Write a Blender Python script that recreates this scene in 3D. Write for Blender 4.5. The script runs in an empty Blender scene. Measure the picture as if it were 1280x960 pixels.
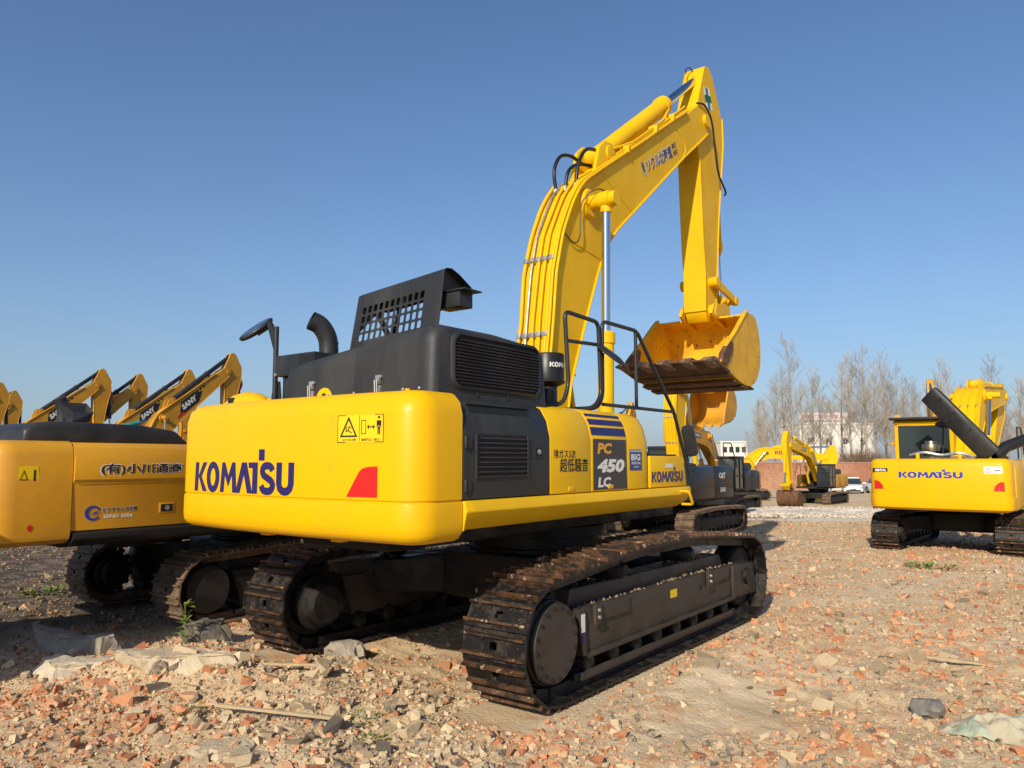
import bpy, bmesh, math, random
import numpy as np
from mathutils import Vector, Matrix
R = math.radians
random.seed(7)
SC = bpy.context.scene
COL = SC.collection

# ---------------------------------------------------------------- camera, sky, sun, exposure
cam = bpy.data.cameras.new("camera")
cam.sensor_width = 36.0
cam.lens = 948.89 / 1280 * 36.0
cam.clip_start = 0.05
cam.clip_end = 3000
camo = bpy.data.objects.new("camera", cam)
COL.objects.link(camo)
CAM = Vector((5.14, -7.304, 1.971))
camo.location = CAM
camo.rotation_euler = (math.pi / 2 + 0.0995, 0, 0.6467)
SC.camera = camo

SUN_EL, SUN_AZ = R(29), R(165)          # azimuth from +Y towards +X
sdir = Vector((math.sin(SUN_AZ) * math.cos(SUN_EL), math.cos(SUN_AZ) * math.cos(SUN_EL), math.sin(SUN_EL)))
world = bpy.data.worlds.new("World")
SC.world = world
world.use_nodes = True
wn = world.node_tree
bg = wn.nodes["Background"]
sky = wn.nodes.new("ShaderNodeTexSky")
sky.sky_type = 'NISHITA'
sky.sun_disc = False
sky.sun_elevation = SUN_EL
sky.sun_rotation = SUN_AZ
sky.air_density = 1.05
sky.dust_density = 1.0
sky.ozone_density = 6.2
sky.altitude = 0
# winter haze that pales the sky towards the horizon, the same all round
wtc = wn.nodes.new("ShaderNodeTexCoord"); wsp = wn.nodes.new("ShaderNodeSeparateXYZ")
wn.links.new(wtc.outputs["Generated"], wsp.inputs[0])
def wmath(op, a, b=None):
    n = wn.nodes.new("ShaderNodeMath"); n.operation = op
    for i, v in enumerate((a, b)):
        if v is None: continue
        if isinstance(v, (int, float)): n.inputs[i].default_value = v
        else: wn.links.new(v, n.inputs[i])
    return n.outputs[0]
wf = wmath('MULTIPLY', wmath('EXPONENT', wmath('MULTIPLY', wmath('MAXIMUM', wsp.outputs[2], 0.0), -6.0)), 0.70)
wmx = wn.nodes.new("ShaderNodeMix"); wmx.data_type = 'RGBA'
wn.links.new(wf, wmx.inputs["Factor"]); wn.links.new(sky.outputs[0], wmx.inputs[6]); wmx.inputs[7].default_value = (2.75, 3.40, 4.25, 1)
wn.links.new(wmx.outputs[2], bg.inputs[0])
bg.inputs[1].default_value = 0.12
sl = bpy.data.lights.new("sun", 'SUN')
sl.energy = 4.6
sl.angle = R(0.53)
sl.color = (1.0, 0.895, 0.72)
so = bpy.data.objects.new("sun", sl)
COL.objects.link(so)
so.rotation_euler = (-sdir).to_track_quat('-Z', 'Y').to_euler()
so.location = (0, -30, 40)
vs = SC.view_settings
vs.view_transform = 'Standard'
vs.look = 'None'
vs.exposure = 0.1
vs.gamma = 1.0
vs.use_curve_mapping = False
SC.render.resolution_x, SC.render.resolution_y = 1024, 768

# ---------------------------------------------------------------- materials
MATS = {}
def mat(name, c, c2=None, scale=3.0, rough=0.5, metal=0.0, bump=0.0, bscale=None, coat=0.0, lo=0.4, hi=0.65, detail=6, rough2=None, c3=None, s3=20.0, t3=0.66, emit=None, stretch=None, alpha=1.0, spec=0.38, rnd=False):
    """principled material: base colour mixed with c2 by noise, specks of c3"""
    if name in MATS:
        return MATS[name]
    m = bpy.data.materials.new(name)
    m.use_nodes = True
    nt = m.node_tree
    b = nt.nodes["Principled BSDF"]
    b.inputs["Base Color"].default_value = (*c, 1)
    b.inputs["Roughness"].default_value = rough
    b.inputs["Metallic"].default_value = metal
    b.inputs["Specular IOR Level"].default_value = spec
    b.inputs["Coat Weight"].default_value = coat
    b.inputs["Coat Roughness"].default_value = 0.12
    b.inputs["Alpha"].default_value = alpha
    tc = nt.nodes.new("ShaderNodeTexCoord")
    src = tc.outputs["Object"]
    if stretch:
        mp = nt.nodes.new("ShaderNodeMapping")
        mp.inputs["Scale"].default_value = stretch
        nt.links.new(src, mp.inputs[0])
        src = mp.outputs[0]
    col = None
    def noise(s, d=detail):
        n = nt.nodes.new("ShaderNodeTexNoise")
        n.inputs["Scale"].default_value = s
        n.inputs["Detail"].default_value = d
        n.inputs["Roughness"].default_value = 0.62
        nt.links.new(src, n.inputs["Vector"])
        if rnd:
            n.noise_dimensions = '4D'
            oi = nt.nodes.new("ShaderNodeObjectInfo")
            mu = nt.nodes.new("ShaderNodeMath"); mu.operation = 'MULTIPLY'; mu.inputs[1].default_value = 40
            nt.links.new(oi.outputs["Random"], mu.inputs[0]); nt.links.new(mu.outputs[0], n.inputs["W"])
        return n.outputs["Fac"]
    def ramp(x, a, bb):
        r = nt.nodes.new("ShaderNodeMapRange")
        r.inputs["From Min"].default_value = a
        r.inputs["From Max"].default_value = bb
        r.interpolation_type = 'SMOOTHSTEP'
        nt.links.new(x, r.inputs["Value"])
        return r.outputs[0]
    def mix(fac, A, B):
        mx = nt.nodes.new("ShaderNodeMix")
        mx.data_type = 'RGBA'
        nt.links.new(fac, mx.inputs["Factor"])
        for s, v in ((6, A), (7, B)):
            if isinstance(v, tuple):
                mx.inputs[s].default_value = (*v, 1)
            else:
                nt.links.new(v, mx.inputs[s])
        return mx.outputs[2]
    if c2:
        f = ramp(noise(scale), lo, hi)
        col = mix(f, c, c2)
        if rough2 is not None:
            mr = nt.nodes.new("ShaderNodeMapRange")
            mr.inputs["To Min"].default_value = rough
            mr.inputs["To Max"].default_value = rough2
            nt.links.new(f, mr.inputs["Value"])
            nt.links.new(mr.outputs[0], b.inputs["Roughness"])
    if c3:
        f3 = ramp(noise(s3, 8), t3, t3 + 0.05)
        col = mix(f3, col if col else c, c3)
    if col:
        nt.links.new(col, b.inputs["Base Color"])
    if bump:
        bn = nt.nodes.new("ShaderNodeBump")
        bn.inputs["Strength"].default_value = bump
        bn.inputs["Distance"].default_value = 0.02
        nt.links.new(noise(bscale or scale * 4), bn.inputs["Height"])
        nt.links.new(bn.outputs[0], b.inputs["Normal"])
    if emit:
        b.inputs["Emission Color"].default_value = (*emit, 1)
        b.inputs["Emission Strength"].default_value = 1
    MATS[name] = m
    return m

M = dict(
    yel=mat("yellow_paint", (0.76, 0.418, 0.001), (0.745, 0.40, 0.002), 1.3, 0.38, coat=0.05, bump=0.10, bscale=5, rough2=0.52, spec=0.22, c3=(0.69, 0.36, 0.02), s3=9, t3=0.66, stretch=(1, 1, .22)),
    yelside=mat("yellow_panel_paint", (0.79, 0.465, 0.001), (0.75, 0.43, 0.003), 2.2, 0.40, coat=0.05, spec=0.22, bump=0.02, bscale=60, rough2=0.5, c3=(0.60, 0.31, 0.03), s3=34, t3=0.70),
    ybm=mat("yellow_boom_paint", (0.78, 0.460, 0.002), (0.73, 0.42, 0.004), 1.7, 0.46, coat=0.0, spec=0.2, bump=0.05, bscale=12, rough2=0.58, c3=(0.60, 0.33, 0.03), s3=24, t3=0.69),
    yarm=mat("yellow_arm_scuffed", (0.78, 0.445, 0.002), (0.72, 0.40, 0.004), 1.7, 0.46, spec=0.2, bump=0.05, bscale=12, rough2=0.58, c3=(0.25, 0.12, 0.02), s3=19, t3=0.675),
    ybk=mat("yellow_bucket_scuffed", (0.76, 0.43, 0.006), (0.66, 0.34, 0.015), 3.0, 0.55, bump=0.12, bscale=30, c3=(0.11, 0.05, 0.022), s3=15, t3=0.615),
    mud=mat("rusty_mud_steel", (0.15, 0.07, 0.032), (0.075, 0.036, 0.02), 5, 0.75, bump=0.4, bscale=30, c3=(0.22, 0.15, 0.09), s3=18, t3=0.6),
    tooth=mat("worn_tooth_steel", (0.30, 0.20, 0.13), (0.12, 0.06, 0.035), 12, 0.6, metal=0.3, bump=0.3),
    blk=mat("charcoal_paint", (0.018, 0.019, 0.021), (0.028, 0.028, 0.030), 2.5, 0.42, coat=0.1, bump=0.03, bscale=50, rough2=0.6, c3=(0.09, 0.085, 0.075), s3=22, t3=0.70),
    hood=mat("charcoal_hood_dusty", (0.021, 0.022, 0.024), (0.036, 0.036, 0.035), 1.8, 0.46, bump=0.03, bscale=50, rough2=0.7, stretch=(1, 1, .35), c3=(0.065, 0.062, 0.055), s3=9, t3=0.68),
    blk2=mat("black_inside", (0.010, 0.010, 0.011), None, rough=0.7),
    rub=mat("black_rubber", (0.014, 0.014, 0.015), None, rough=0.38),
    undr=mat("undercarriage_black", (0.007, 0.0065, 0.006), (0.020, 0.017, 0.014), 4, 0.5, bump=0.15, bscale=40, rough2=0.85, c3=(0.10, 0.075, 0.05), s3=30, t3=0.68),
    frm=mat("track_frame_brown_black", (0.034, 0.027, 0.021), (0.060, 0.047, 0.035), 3, 0.42, bump=0.05, bscale=60, rough2=0.7, c3=(0.15, 0.12, 0.085), s3=40, t3=0.68),
    shoe=mat("track_shoe_steel", (0.013, 0.012, 0.012), (0.045, 0.034, 0.026), 7, 0.40, metal=0.2, bump=0.25, bscale=50, rough2=0.75, lo=0.45, hi=0.62, c3=(0.20, 0.13, 0.08), s3=20, t3=0.635, rnd=True),
    grou=mat("grouser_rust", (0.12, 0.058, 0.028), (0.022, 0.016, 0.013), 7, 0.55, metal=0.3, bump=0.4, bscale=60, lo=.42, hi=.60, c3=(0.42, 0.30, 0.19), s3=13, t3=0.585, rnd=True),
    shoeb=mat("dusty_shoe_steel", (0.10, 0.065, 0.040), (0.19, 0.125, 0.075), 6, 0.75, bump=0.3, bscale=50, c3=(0.28, 0.19, 0.11), s3=20, t3=0.62, rnd=True),
    chr=mat("chrome_rod", (0.62, 0.64, 0.67), None, rough=0.13, metal=1.0),
    zinc=mat("zinc_clamp", (0.55, 0.55, 0.53), (0.35, 0.35, 0.34), 20, 0.4, metal=0.7),
    navy=mat("navy_lettering", (0.022, 0.018, 0.115), None, rough=0.4),
    blue=mat("blue_lettering", (0.02, 0.055, 0.36), None, rough=0.4),
    dgrey=mat("dark_decal", (0.048, 0.042, 0.042), None, rough=0.45),
    white=mat("white_print", (0.72, 0.71, 0.68), None, rough=0.5),
    gold=mat("gold_print", (0.74, 0.36, 0.03), None, rough=0.45),
    ink=mat("black_print", (0.018, 0.014, 0.014), None, rough=0.5),
    red=mat("red_reflector", (0.56, 0.018, 0.018), None, rough=0.3, coat=0.3),
    redp=mat("red_paint", (0.55, 0.02, 0.03), None, rough=0.45),
    lemon=mat("sticker_yellow", (0.82, 0.55, 0.01), None, rough=0.4),
    green=mat("green_print", (0.006, 0.13, 0.075), None, rough=0.5),
    amber=mat("amber_lens", (0.62, 0.20, 0.012), None, rough=0.15, coat=0.6),
    mirg=mat("mirror_glass", (0.7, 0.72, 0.74), None, rough=0.03, metal=1.0),
    cat=mat("ochre_paint", (0.62, 0.30, 0.016), (0.57, 0.265, 0.02), 1.8, 0.36, coat=0.3, rough2=0.5, c3=(0.46, 0.23, 0.04), s3=20, t3=0.7),
    ochb=mat("ochre_boom_paint", (0.62, 0.31, 0.02), (0.52, 0.25, 0.03), 2, 0.5, rough2=0.62, c3=(0.32, 0.16, 0.05), s3=18, t3=0.68),
    ora=mat("amber_boom_paint", (0.60, 0.285, 0.016), (0.53, 0.24, 0.022), 1.5, 0.45, coat=0.1, c3=(0.36, 0.17, 0.03), s3=14, t3=0.7),
    teal=mat("teal_paint", (0.02, 0.26, 0.22), (0.03, 0.21, 0.18), 2, 0.45),
    glass=mat("cab_glass", (0.03, 0.042, 0.045), None, rough=0.06, coat=0.5, alpha=0.93),
    seat=mat("seat_red", (0.35, 0.02, 0.03), None, rough=0.7),
)

# ---------------------------------------------------------------- mesh toolkit
def tagp(o, label=None, cat=None, group=None, kind=None):
    if label: o["label"] = label
    if cat: o["category"] = cat
    if group: o["group"] = group
    if kind: o["kind"] = kind
    return o

def empty(name, loc=(0, 0, 0), rz=0.0, label=None, cat=None, group=None, scale=1.0):
    e = bpy.data.objects.new(name, None)
    e.empty_display_size = 0.3
    COL.objects.link(e)
    e.location = loc
    e.rotation_euler = (0, 0, rz)
    e.scale = (scale,) * 3
    return tagp(e, label, cat, group)

def link(name, me, parent=None, mtx=None):
    o = bpy.data.objects.new(name, me)
    COL.objects.link(o)
    if parent is not None:
        o.parent = parent
    if mtx is not None:
        o.matrix_basis = mtx
    return o

class MB:
    def __init__(s):
        s.v, s.f, s.m, s.k = [], [], [], 0
    def add(s, vs, fs):
        n = len(s.v)
        s.v += [tuple(p) for p in vs]
        for f in fs:
            s.f.append(tuple(i + n for i in f))
            s.m.append(s.k)
        return s
    def box(s, x0, x1, y0, y1, z0, z1, mtx=None):
        vs = [(x, y, z) for z in (z0, z1) for y in (y0, y1) for x in (x0, x1)]
        if mtx is not None:
            vs = [mtx @ Vector(p) for p in vs]
        return s.add(vs, [(0, 2, 3, 1), (4, 5, 7, 6), (0, 1, 5, 4), (2, 6, 7, 3), (0, 4, 6, 2), (1, 3, 7, 5)])
    def prism(s, poly, a, b, ax=0, b2=None):
        """polygon extruded along ax: ax=0 poly is (y,z), ax=1 poly is (x,z), ax=2 poly is (x,y)"""
        n = len(poly)
        def P(p, t):
            return (t, p[0], p[1]) if ax == 0 else ((p[0], t, p[1]) if ax == 1 else (p[0], p[1], t))
        vs = [P(p, a) for p in poly] + [P(p, b) for p in (b2 or poly)]
        fs = [tuple(range(n - 1, -1, -1)), tuple(range(n, 2 * n))]
        fs += [(i, (i + 1) % n, n + (i + 1) % n, n + i) for i in range(n)]
        return s.add(vs, fs)
    def loft(s, rings, cap=True, closed=True):
        n = len(rings[0])
        vs = [p for r in rings for p in r]
        fs = []
        for j in range(len(rings) - 1):
            for i in range(n if closed else n - 1):
                fs.append((j * n + i, j * n + (i + 1) % n, (j + 1) * n + (i + 1) % n, (j + 1) * n + i))
        if cap:
            fs += [tuple(range(n - 1, -1, -1)), tuple((len(rings) - 1) * n + i for i in range(n))]
        return s.add(vs, fs)
    def tube(s, pts, r, n=8, r1=None, cap=True):
        pts = [Vector(p) for p in pts]
        rings = []
        up = None
        for i, p in enumerate(pts):
            t = (pts[min(i + 1, len(pts) - 1)] - pts[max(i - 1, 0)])
            if t.length < 1e-9: t = Vector((0, 0, 1))
            t.normalize()
            if up is None:
                up = Vector((1, 0, 0)) if abs(t.x) < 0.9 else Vector((0, 1, 0))
            a = t.cross(up).normalized()
            up = a.cross(t).normalized()
            rr = r if r1 is None else r + (r1 - r) * i / max(1, len(pts) - 1)
            rings.append([p + (a * math.cos(2 * math.pi * k / n) + up * math.sin(2 * math.pi * k / n)) * rr for k in range(n)])
        return s.loft(rings, cap)
    def cyl(s, p0, p1, r0, r1=None, n=18):
        return s.tube([p0, p1], r0, n, r1)
    def lathe(s, p0, p1, prof, n=20):
        """prof: list of (t along p0->p1 in metres, radius)"""
        p0, p1 = Vector(p0), Vector(p1)
        t = (p1 - p0).normalized()
        up = Vector((1, 0, 0)) if abs(t.x) < 0.9 else Vector((0, 1, 0))
        a = t.cross(up).normalized()
        up = a.cross(t).normalized()
        rings = [[p0 + t * d + (a * math.cos(2 * math.pi * k / n) + up * math.sin(2 * math.pi * k / n)) * max(rr, 1e-4) for k in range(n)] for d, rr in prof]
        return s.loft(rings)
    def mesh(s, name, mats, bev=0, seg=2, ang=35, sm=40):
        me = bpy.data.meshes.new(name)
        me.from_pydata(s.v, [], s.f)
        if not isinstance(mats, (list, tuple)):
            mats = [mats]
        for m_ in mats:
            me.materials.append(m_)
        if len(mats) > 1:
            me.polygons.foreach_set("material_index", s.m)
        bm = bmesh.new()
        bm.from_mesh(me)
        bmesh.ops.recalc_face_normals(bm, faces=bm.faces)
        if bev:
            es = [e for e in bm.edges if len(e.link_faces) == 2 and e.calc_face_angle(0) > R(ang)]
            if es:
                bmesh.ops.bevel(bm, geom=es, offset=bev, segments=seg, affect='EDGES', clamp_overlap=True, profile=0.6)
        bm.to_mesh(me)
        bm.free()
        if sm:
            me.polygons.foreach_set("use_smooth", [True] * len(me.polygons))
            me.set_sharp_from_angle(angle=R(sm))
        me.update()
        return me
    def o(s, name, mats, parent=None, bev=0, seg=2, ang=35, sm=40, label=None):
        ob = link(name, s.mesh(name, mats, bev, seg, ang, sm), parent)
        if label: ob["label"] = label
        return ob

def arc(cx, cy, r, a0, a1, n):
    return [(cx + r * math.cos(R(a0 + (a1 - a0) * i / n)), cy + r * math.sin(R(a0 + (a1 - a0) * i / n))) for i in range(n + 1)]

def rrect(x0, x1, y0, y1, r, n=5):
    return arc(x1 - r, y1 - r, r, 0, 90, n) + arc(x0 + r, y1 - r, r, 90, 180, n) + arc(x0 + r, y0 + r, r, 180, 270, n) + arc(x1 - r, y0 + r, r, 270, 360, n)

def smooth_path(pts, n=6):
    """Catmull-Rom through points"""
    P = [Vector(p) for p in pts]
    P = [P[0] * 2 - P[1]] + P + [P[-1] * 2 - P[-2]]
    out = []
    for i in range(1, len(P) - 2):
        for k in range(n):
            t = k / n
            a, b, c, d = P[i - 1], P[i], P[i + 1], P[i + 2]
            out.append(0.5 * ((2 * b) + (c - a) * t + (2 * a - 5 * b + 4 * c - d) * t * t + (3 * b - a - 3 * c + d) * t ** 3))
    out.append(P[-2])
    return out

def fillet(pts, r, n=4):
    """polyline with rounded corners"""
    P = [Vector(p) for p in pts]
    out = [P[0]]
    for i in range(1, len(P) - 1):
        a, b, c = P[i - 1], P[i], P[i + 1]
        d = min(r, (a - b).length * 0.45, (c - b).length * 0.45)
        p, q = b + (a - b).normalized() * d, b + (c - b).normalized() * d
        for k in range(n + 1):
            t = k / n
            out.append(p * (1 - t) ** 2 + b * 2 * t * (1 - t) + q * t * t)
    out.append(P[-1])
    return out

# ---------------------------------------------------------------- flat lettering
_tc = {}
def text_polys(s, bold=0.0, shear=0.0):
    key = (s, bold, shear)
    if key not in _tc:
        c = bpy.data.curves.new("lettering", 'FONT')
        c.body = s
        c.offset = bold
        c.shear = shear
        c.resolution_u = 2
        ob = bpy.data.objects.new("lettering", c)
        COL.objects.link(ob)
        bpy.context.view_layer.update()
        me = bpy.data.meshes.new_from_object(ob.evaluated_get(bpy.context.evaluated_depsgraph_get()))
        vs = [(v.co.x, v.co.y) for v in me.vertices]
        fs = [tuple(p.vertices) for p in me.polygons]
        bpy.data.objects.remove(ob)
        bpy.data.meshes.remove(me)
        bpy.data.curves.remove(c)
        xs = [p[0] for p in vs]; ys = [p[1] for p in vs]
        x0, y0, w, h = min(xs), min(ys), max(xs) - min(xs), max(ys) - min(ys)
        _tc[key] = ([((x - x0) / w, (y - y0) / h) for x, y in vs], fs, w / h)
    return _tc[key]

def decal(name, parent, polys, m, fn, label=None):
    """polys = (verts in 0..1, faces); fn maps (u,v) to a 3-D point"""
    vs, fs = polys[0], polys[1]
    me = bpy.data.meshes.new(name)
    me.from_pydata([tuple(fn(u, v)) for u, v in vs], [], fs)
    me.materials.append(m)
    ob = link(name, me, parent)
    if label: ob["label"] = label
    return ob

def plane_fn(o, ux, uy):
    o, ux, uy = Vector(o), Vector(ux), Vector(uy)
    return lambda u, v: o + ux * u + uy * v

def quadpoly(*pp):
    return (list(pp), [tuple(range(len(pp)))])

def strokepoly(pts, w):
    n = len(pts)
    L, Rr = [], []
    for i in range(n):
        a = Vector(pts[max(i - 1, 0)]); b = Vector(pts[min(i + 1, n - 1)])
        t = (b - a).normalized()
        nn = Vector((-t.y, t.x)) * w / 2
        L.append(tuple(Vector(pts[i]) + nn)); Rr.append(tuple(Vector(pts[i]) - nn))
    return (L + Rr, [(i, i + 1, n + i + 1, n + i) for i in range(n - 1)])

def wordmark():
    """heavy seven-letter wordmark with a raised block on the T; unit square"""
    out_v, out_f = [], []
    def put(x, poly):
        k = len(out_v)
        out_v.extend([(x + p[0], p[1]) for p in poly[0]])
        out_f.extend([tuple(i + k for i in f) for f in poly[1]])
    q = quadpoly
    x = 0
    put(x, q((0, 0), (.23, 0), (.26, 1), (.03, 1)))
    put(x, q((.25, .52), (.55, 1), (.80, 1), (.46, .50)))
    put(x, q((.25, .52), (.46, .50), (.84, 0), (.56, 0)))
    x = .80
    n = 28
    vo = [(.40 + .40 * math.cos(2 * math.pi * i / n), .50 + .53 * math.sin(2 * math.pi * i / n)) for i in range(n)]
    vi = [(.40 + .16 * math.cos(2 * math.pi * i / n), .50 + .30 * math.sin(2 * math.pi * i / n)) for i in range(n)]
    put(x, (vo + vi, [(i, (i + 1) % n, n + (i + 1) % n, n + i) for i in range(n)]))
    x = 1.66
    put(x, q((0, 0), (.22, 0), (.27, .58), (.27, 1), (.09, 1)))
    put(x, q((.27, 1), (.27, .58), (.47, .18), (.47, .55)))
    put(x, q((.47, .55), (.47, .18), (.67, .58), (.67, 1)))
    put(x, q((.67, 1), (.67, .58), (.72, 0), (.95, 0), (.85, 1)))
    x = 2.55
    put(x, q((0, 0), (.24, 0), (.44, .60), (.44, 1), (.32, 1)))
    put(x, q((.44, 1), (.44, .60), (.64, 0), (.90, 0), (.58, 1)))
    x = 3.22
    put(x, q((0.02, .82), (.22, .82), (.22, 1), (0.0, 1)))
    put(x, q((.22, 0), (.48, 0), (.48, 1), (.22, 1)))
    put(x, q((.52, 1.06), (.80, 1.06), (.80, 1.42), (.52, 1.42)))
    x = 3.80
    S = [(.62, .74), (.54, .86), (.38, .90), (.20, .86), (.14, .73), (.20, .60), (.40, .50), (.58, .40), (.64, .27), (.56, .13), (.38, .09), (.18, .13), (.10, .27)]
    S = [(p.x, p.y) for p in smooth_path([(a, b, 0) for a, b in S], 4)]
    put(x, strokepoly(S, .235))
    x = 4.60
    U = [(.13, 1.0), (.13, .6), (.13, .34), (.18, .20), (.28, .12), (.40, .10), (.52, .12), (.62, .20), (.67, .34), (.67, .6), (.67, 1.0)]
    put(x, strokepoly(U, .25))
    W = 5.40
    return ([(a / W, b) for a, b in out_v], out_f, W)
WM = wordmark()

def slice_polys(polys, nx, ny=0):
    """cut flat polygons so they can follow a curved face"""
    bm = bmesh.new()
    vs = [bm.verts.new((u, v, 0)) for u, v in polys[0]]
    for f in polys[1]:
        try: bm.faces.new([vs[i] for i in f])
        except ValueError: pass
    for k in range(1, nx):
        bmesh.ops.bisect_plane(bm, geom=bm.verts[:] + bm.edges[:] + bm.faces[:], plane_co=(k / nx, 0, 0), plane_no=(1, 0, 0))
    bm.verts.index_update()
    out = ([(v.co.x, v.co.y) for v in bm.verts], [tuple(v.index for v in f.verts) for f in bm.faces])
    bm.free()
    return out
# ---------------------------------------------------------------- excavator building blocks
def track_path(hl, rz, r, crown, n=400):
    """closed loop of (y,z) for the shoe plates; hl: half wheel base, rz: wheel axle height"""
    pts = []
    for i in range(13):
        a = R(-90 - 180 * i / 12)
        pts.append((-hl + r * math.cos(a), rz + r * math.sin(a)))
    for t in (0.12, 0.25, 0.38, 0.5, 0.62, 0.75, 0.88):
        s_ = math.sin(math.pi * t)
        pts.append((-hl + 2 * hl * t, rz + r + crown * s_ ** 0.9 - 0.02 * abs(math.sin(3 * math.pi * t))))
    for i in range(13):
        a = R(90 - 180 * i / 12)
        pts.append((hl + r * math.cos(a), rz + r * math.sin(a)))
    P = [Vector((p[0], p[1])) for p in pts] + [Vector(pts[0])]
    L = [0]
    for i in range(len(P) - 1):
        L.append(L[-1] + (P[i + 1] - P[i]).length)
    def at(s):
        s %= L[-1]
        for i in range(len(P) - 1):
            if L[i + 1] >= s:
                t = (s - L[i]) / max(1e-9, L[i + 1] - L[i])
                return P[i].lerp(P[i + 1], t)
        return P[-1]
    return at, L[-1]

def shoe_mesh(w, p, name, m1, m2):
    b = MB()
    h, g = p / 2 - 0.006, 0.036
    # plate with a mud hole
    for x0, x1 in ((-w / 2, -0.035), (0.035, w / 2)):
        b.box(x0, x1, -h, h, -0.022, 0)
    b.box(-0.035, 0.035, -h, -0.03, -0.022, 0)
    b.box(-0.035, 0.035, 0.03, h, -0.022, 0)
    for x in (-0.10, 0.10):
        for y in (-0.05, 0.05):
            b.lathe((x, y, -0.001), (x, y, 0.1), [(0, 0.015), (0.014, 0.015), (0.016, 0.010)], 6)
    # link lugs on the inner side
    for x in (-0.13, 0.13):
        b.box(x - 0.03, x + 0.03, -h * 1.05, h * 1.05, -0.12, -0.022)
    b.k = 1
    for y in (-0.073, 0.073):
        b.prism([(y - 0.013, 0), (y + 0.013, 0), (y + 0.009, g), (y - 0.009, g)], -w / 2, w / 2)
    return b.mesh(name, [m1, m2], bev=0, sm=30)

def wheel(b, x0, x1, y, z, r, n=28):
    b.lathe((x0, y, z), (x1, y, z), [(0, r * 0.55), (0.02, r * 0.93), (0.05, r), (x1 - x0 - 0.05, r), (x1 - x0 - 0.02, r * 0.93), (x1 - x0, r * 0.55)], n)

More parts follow.
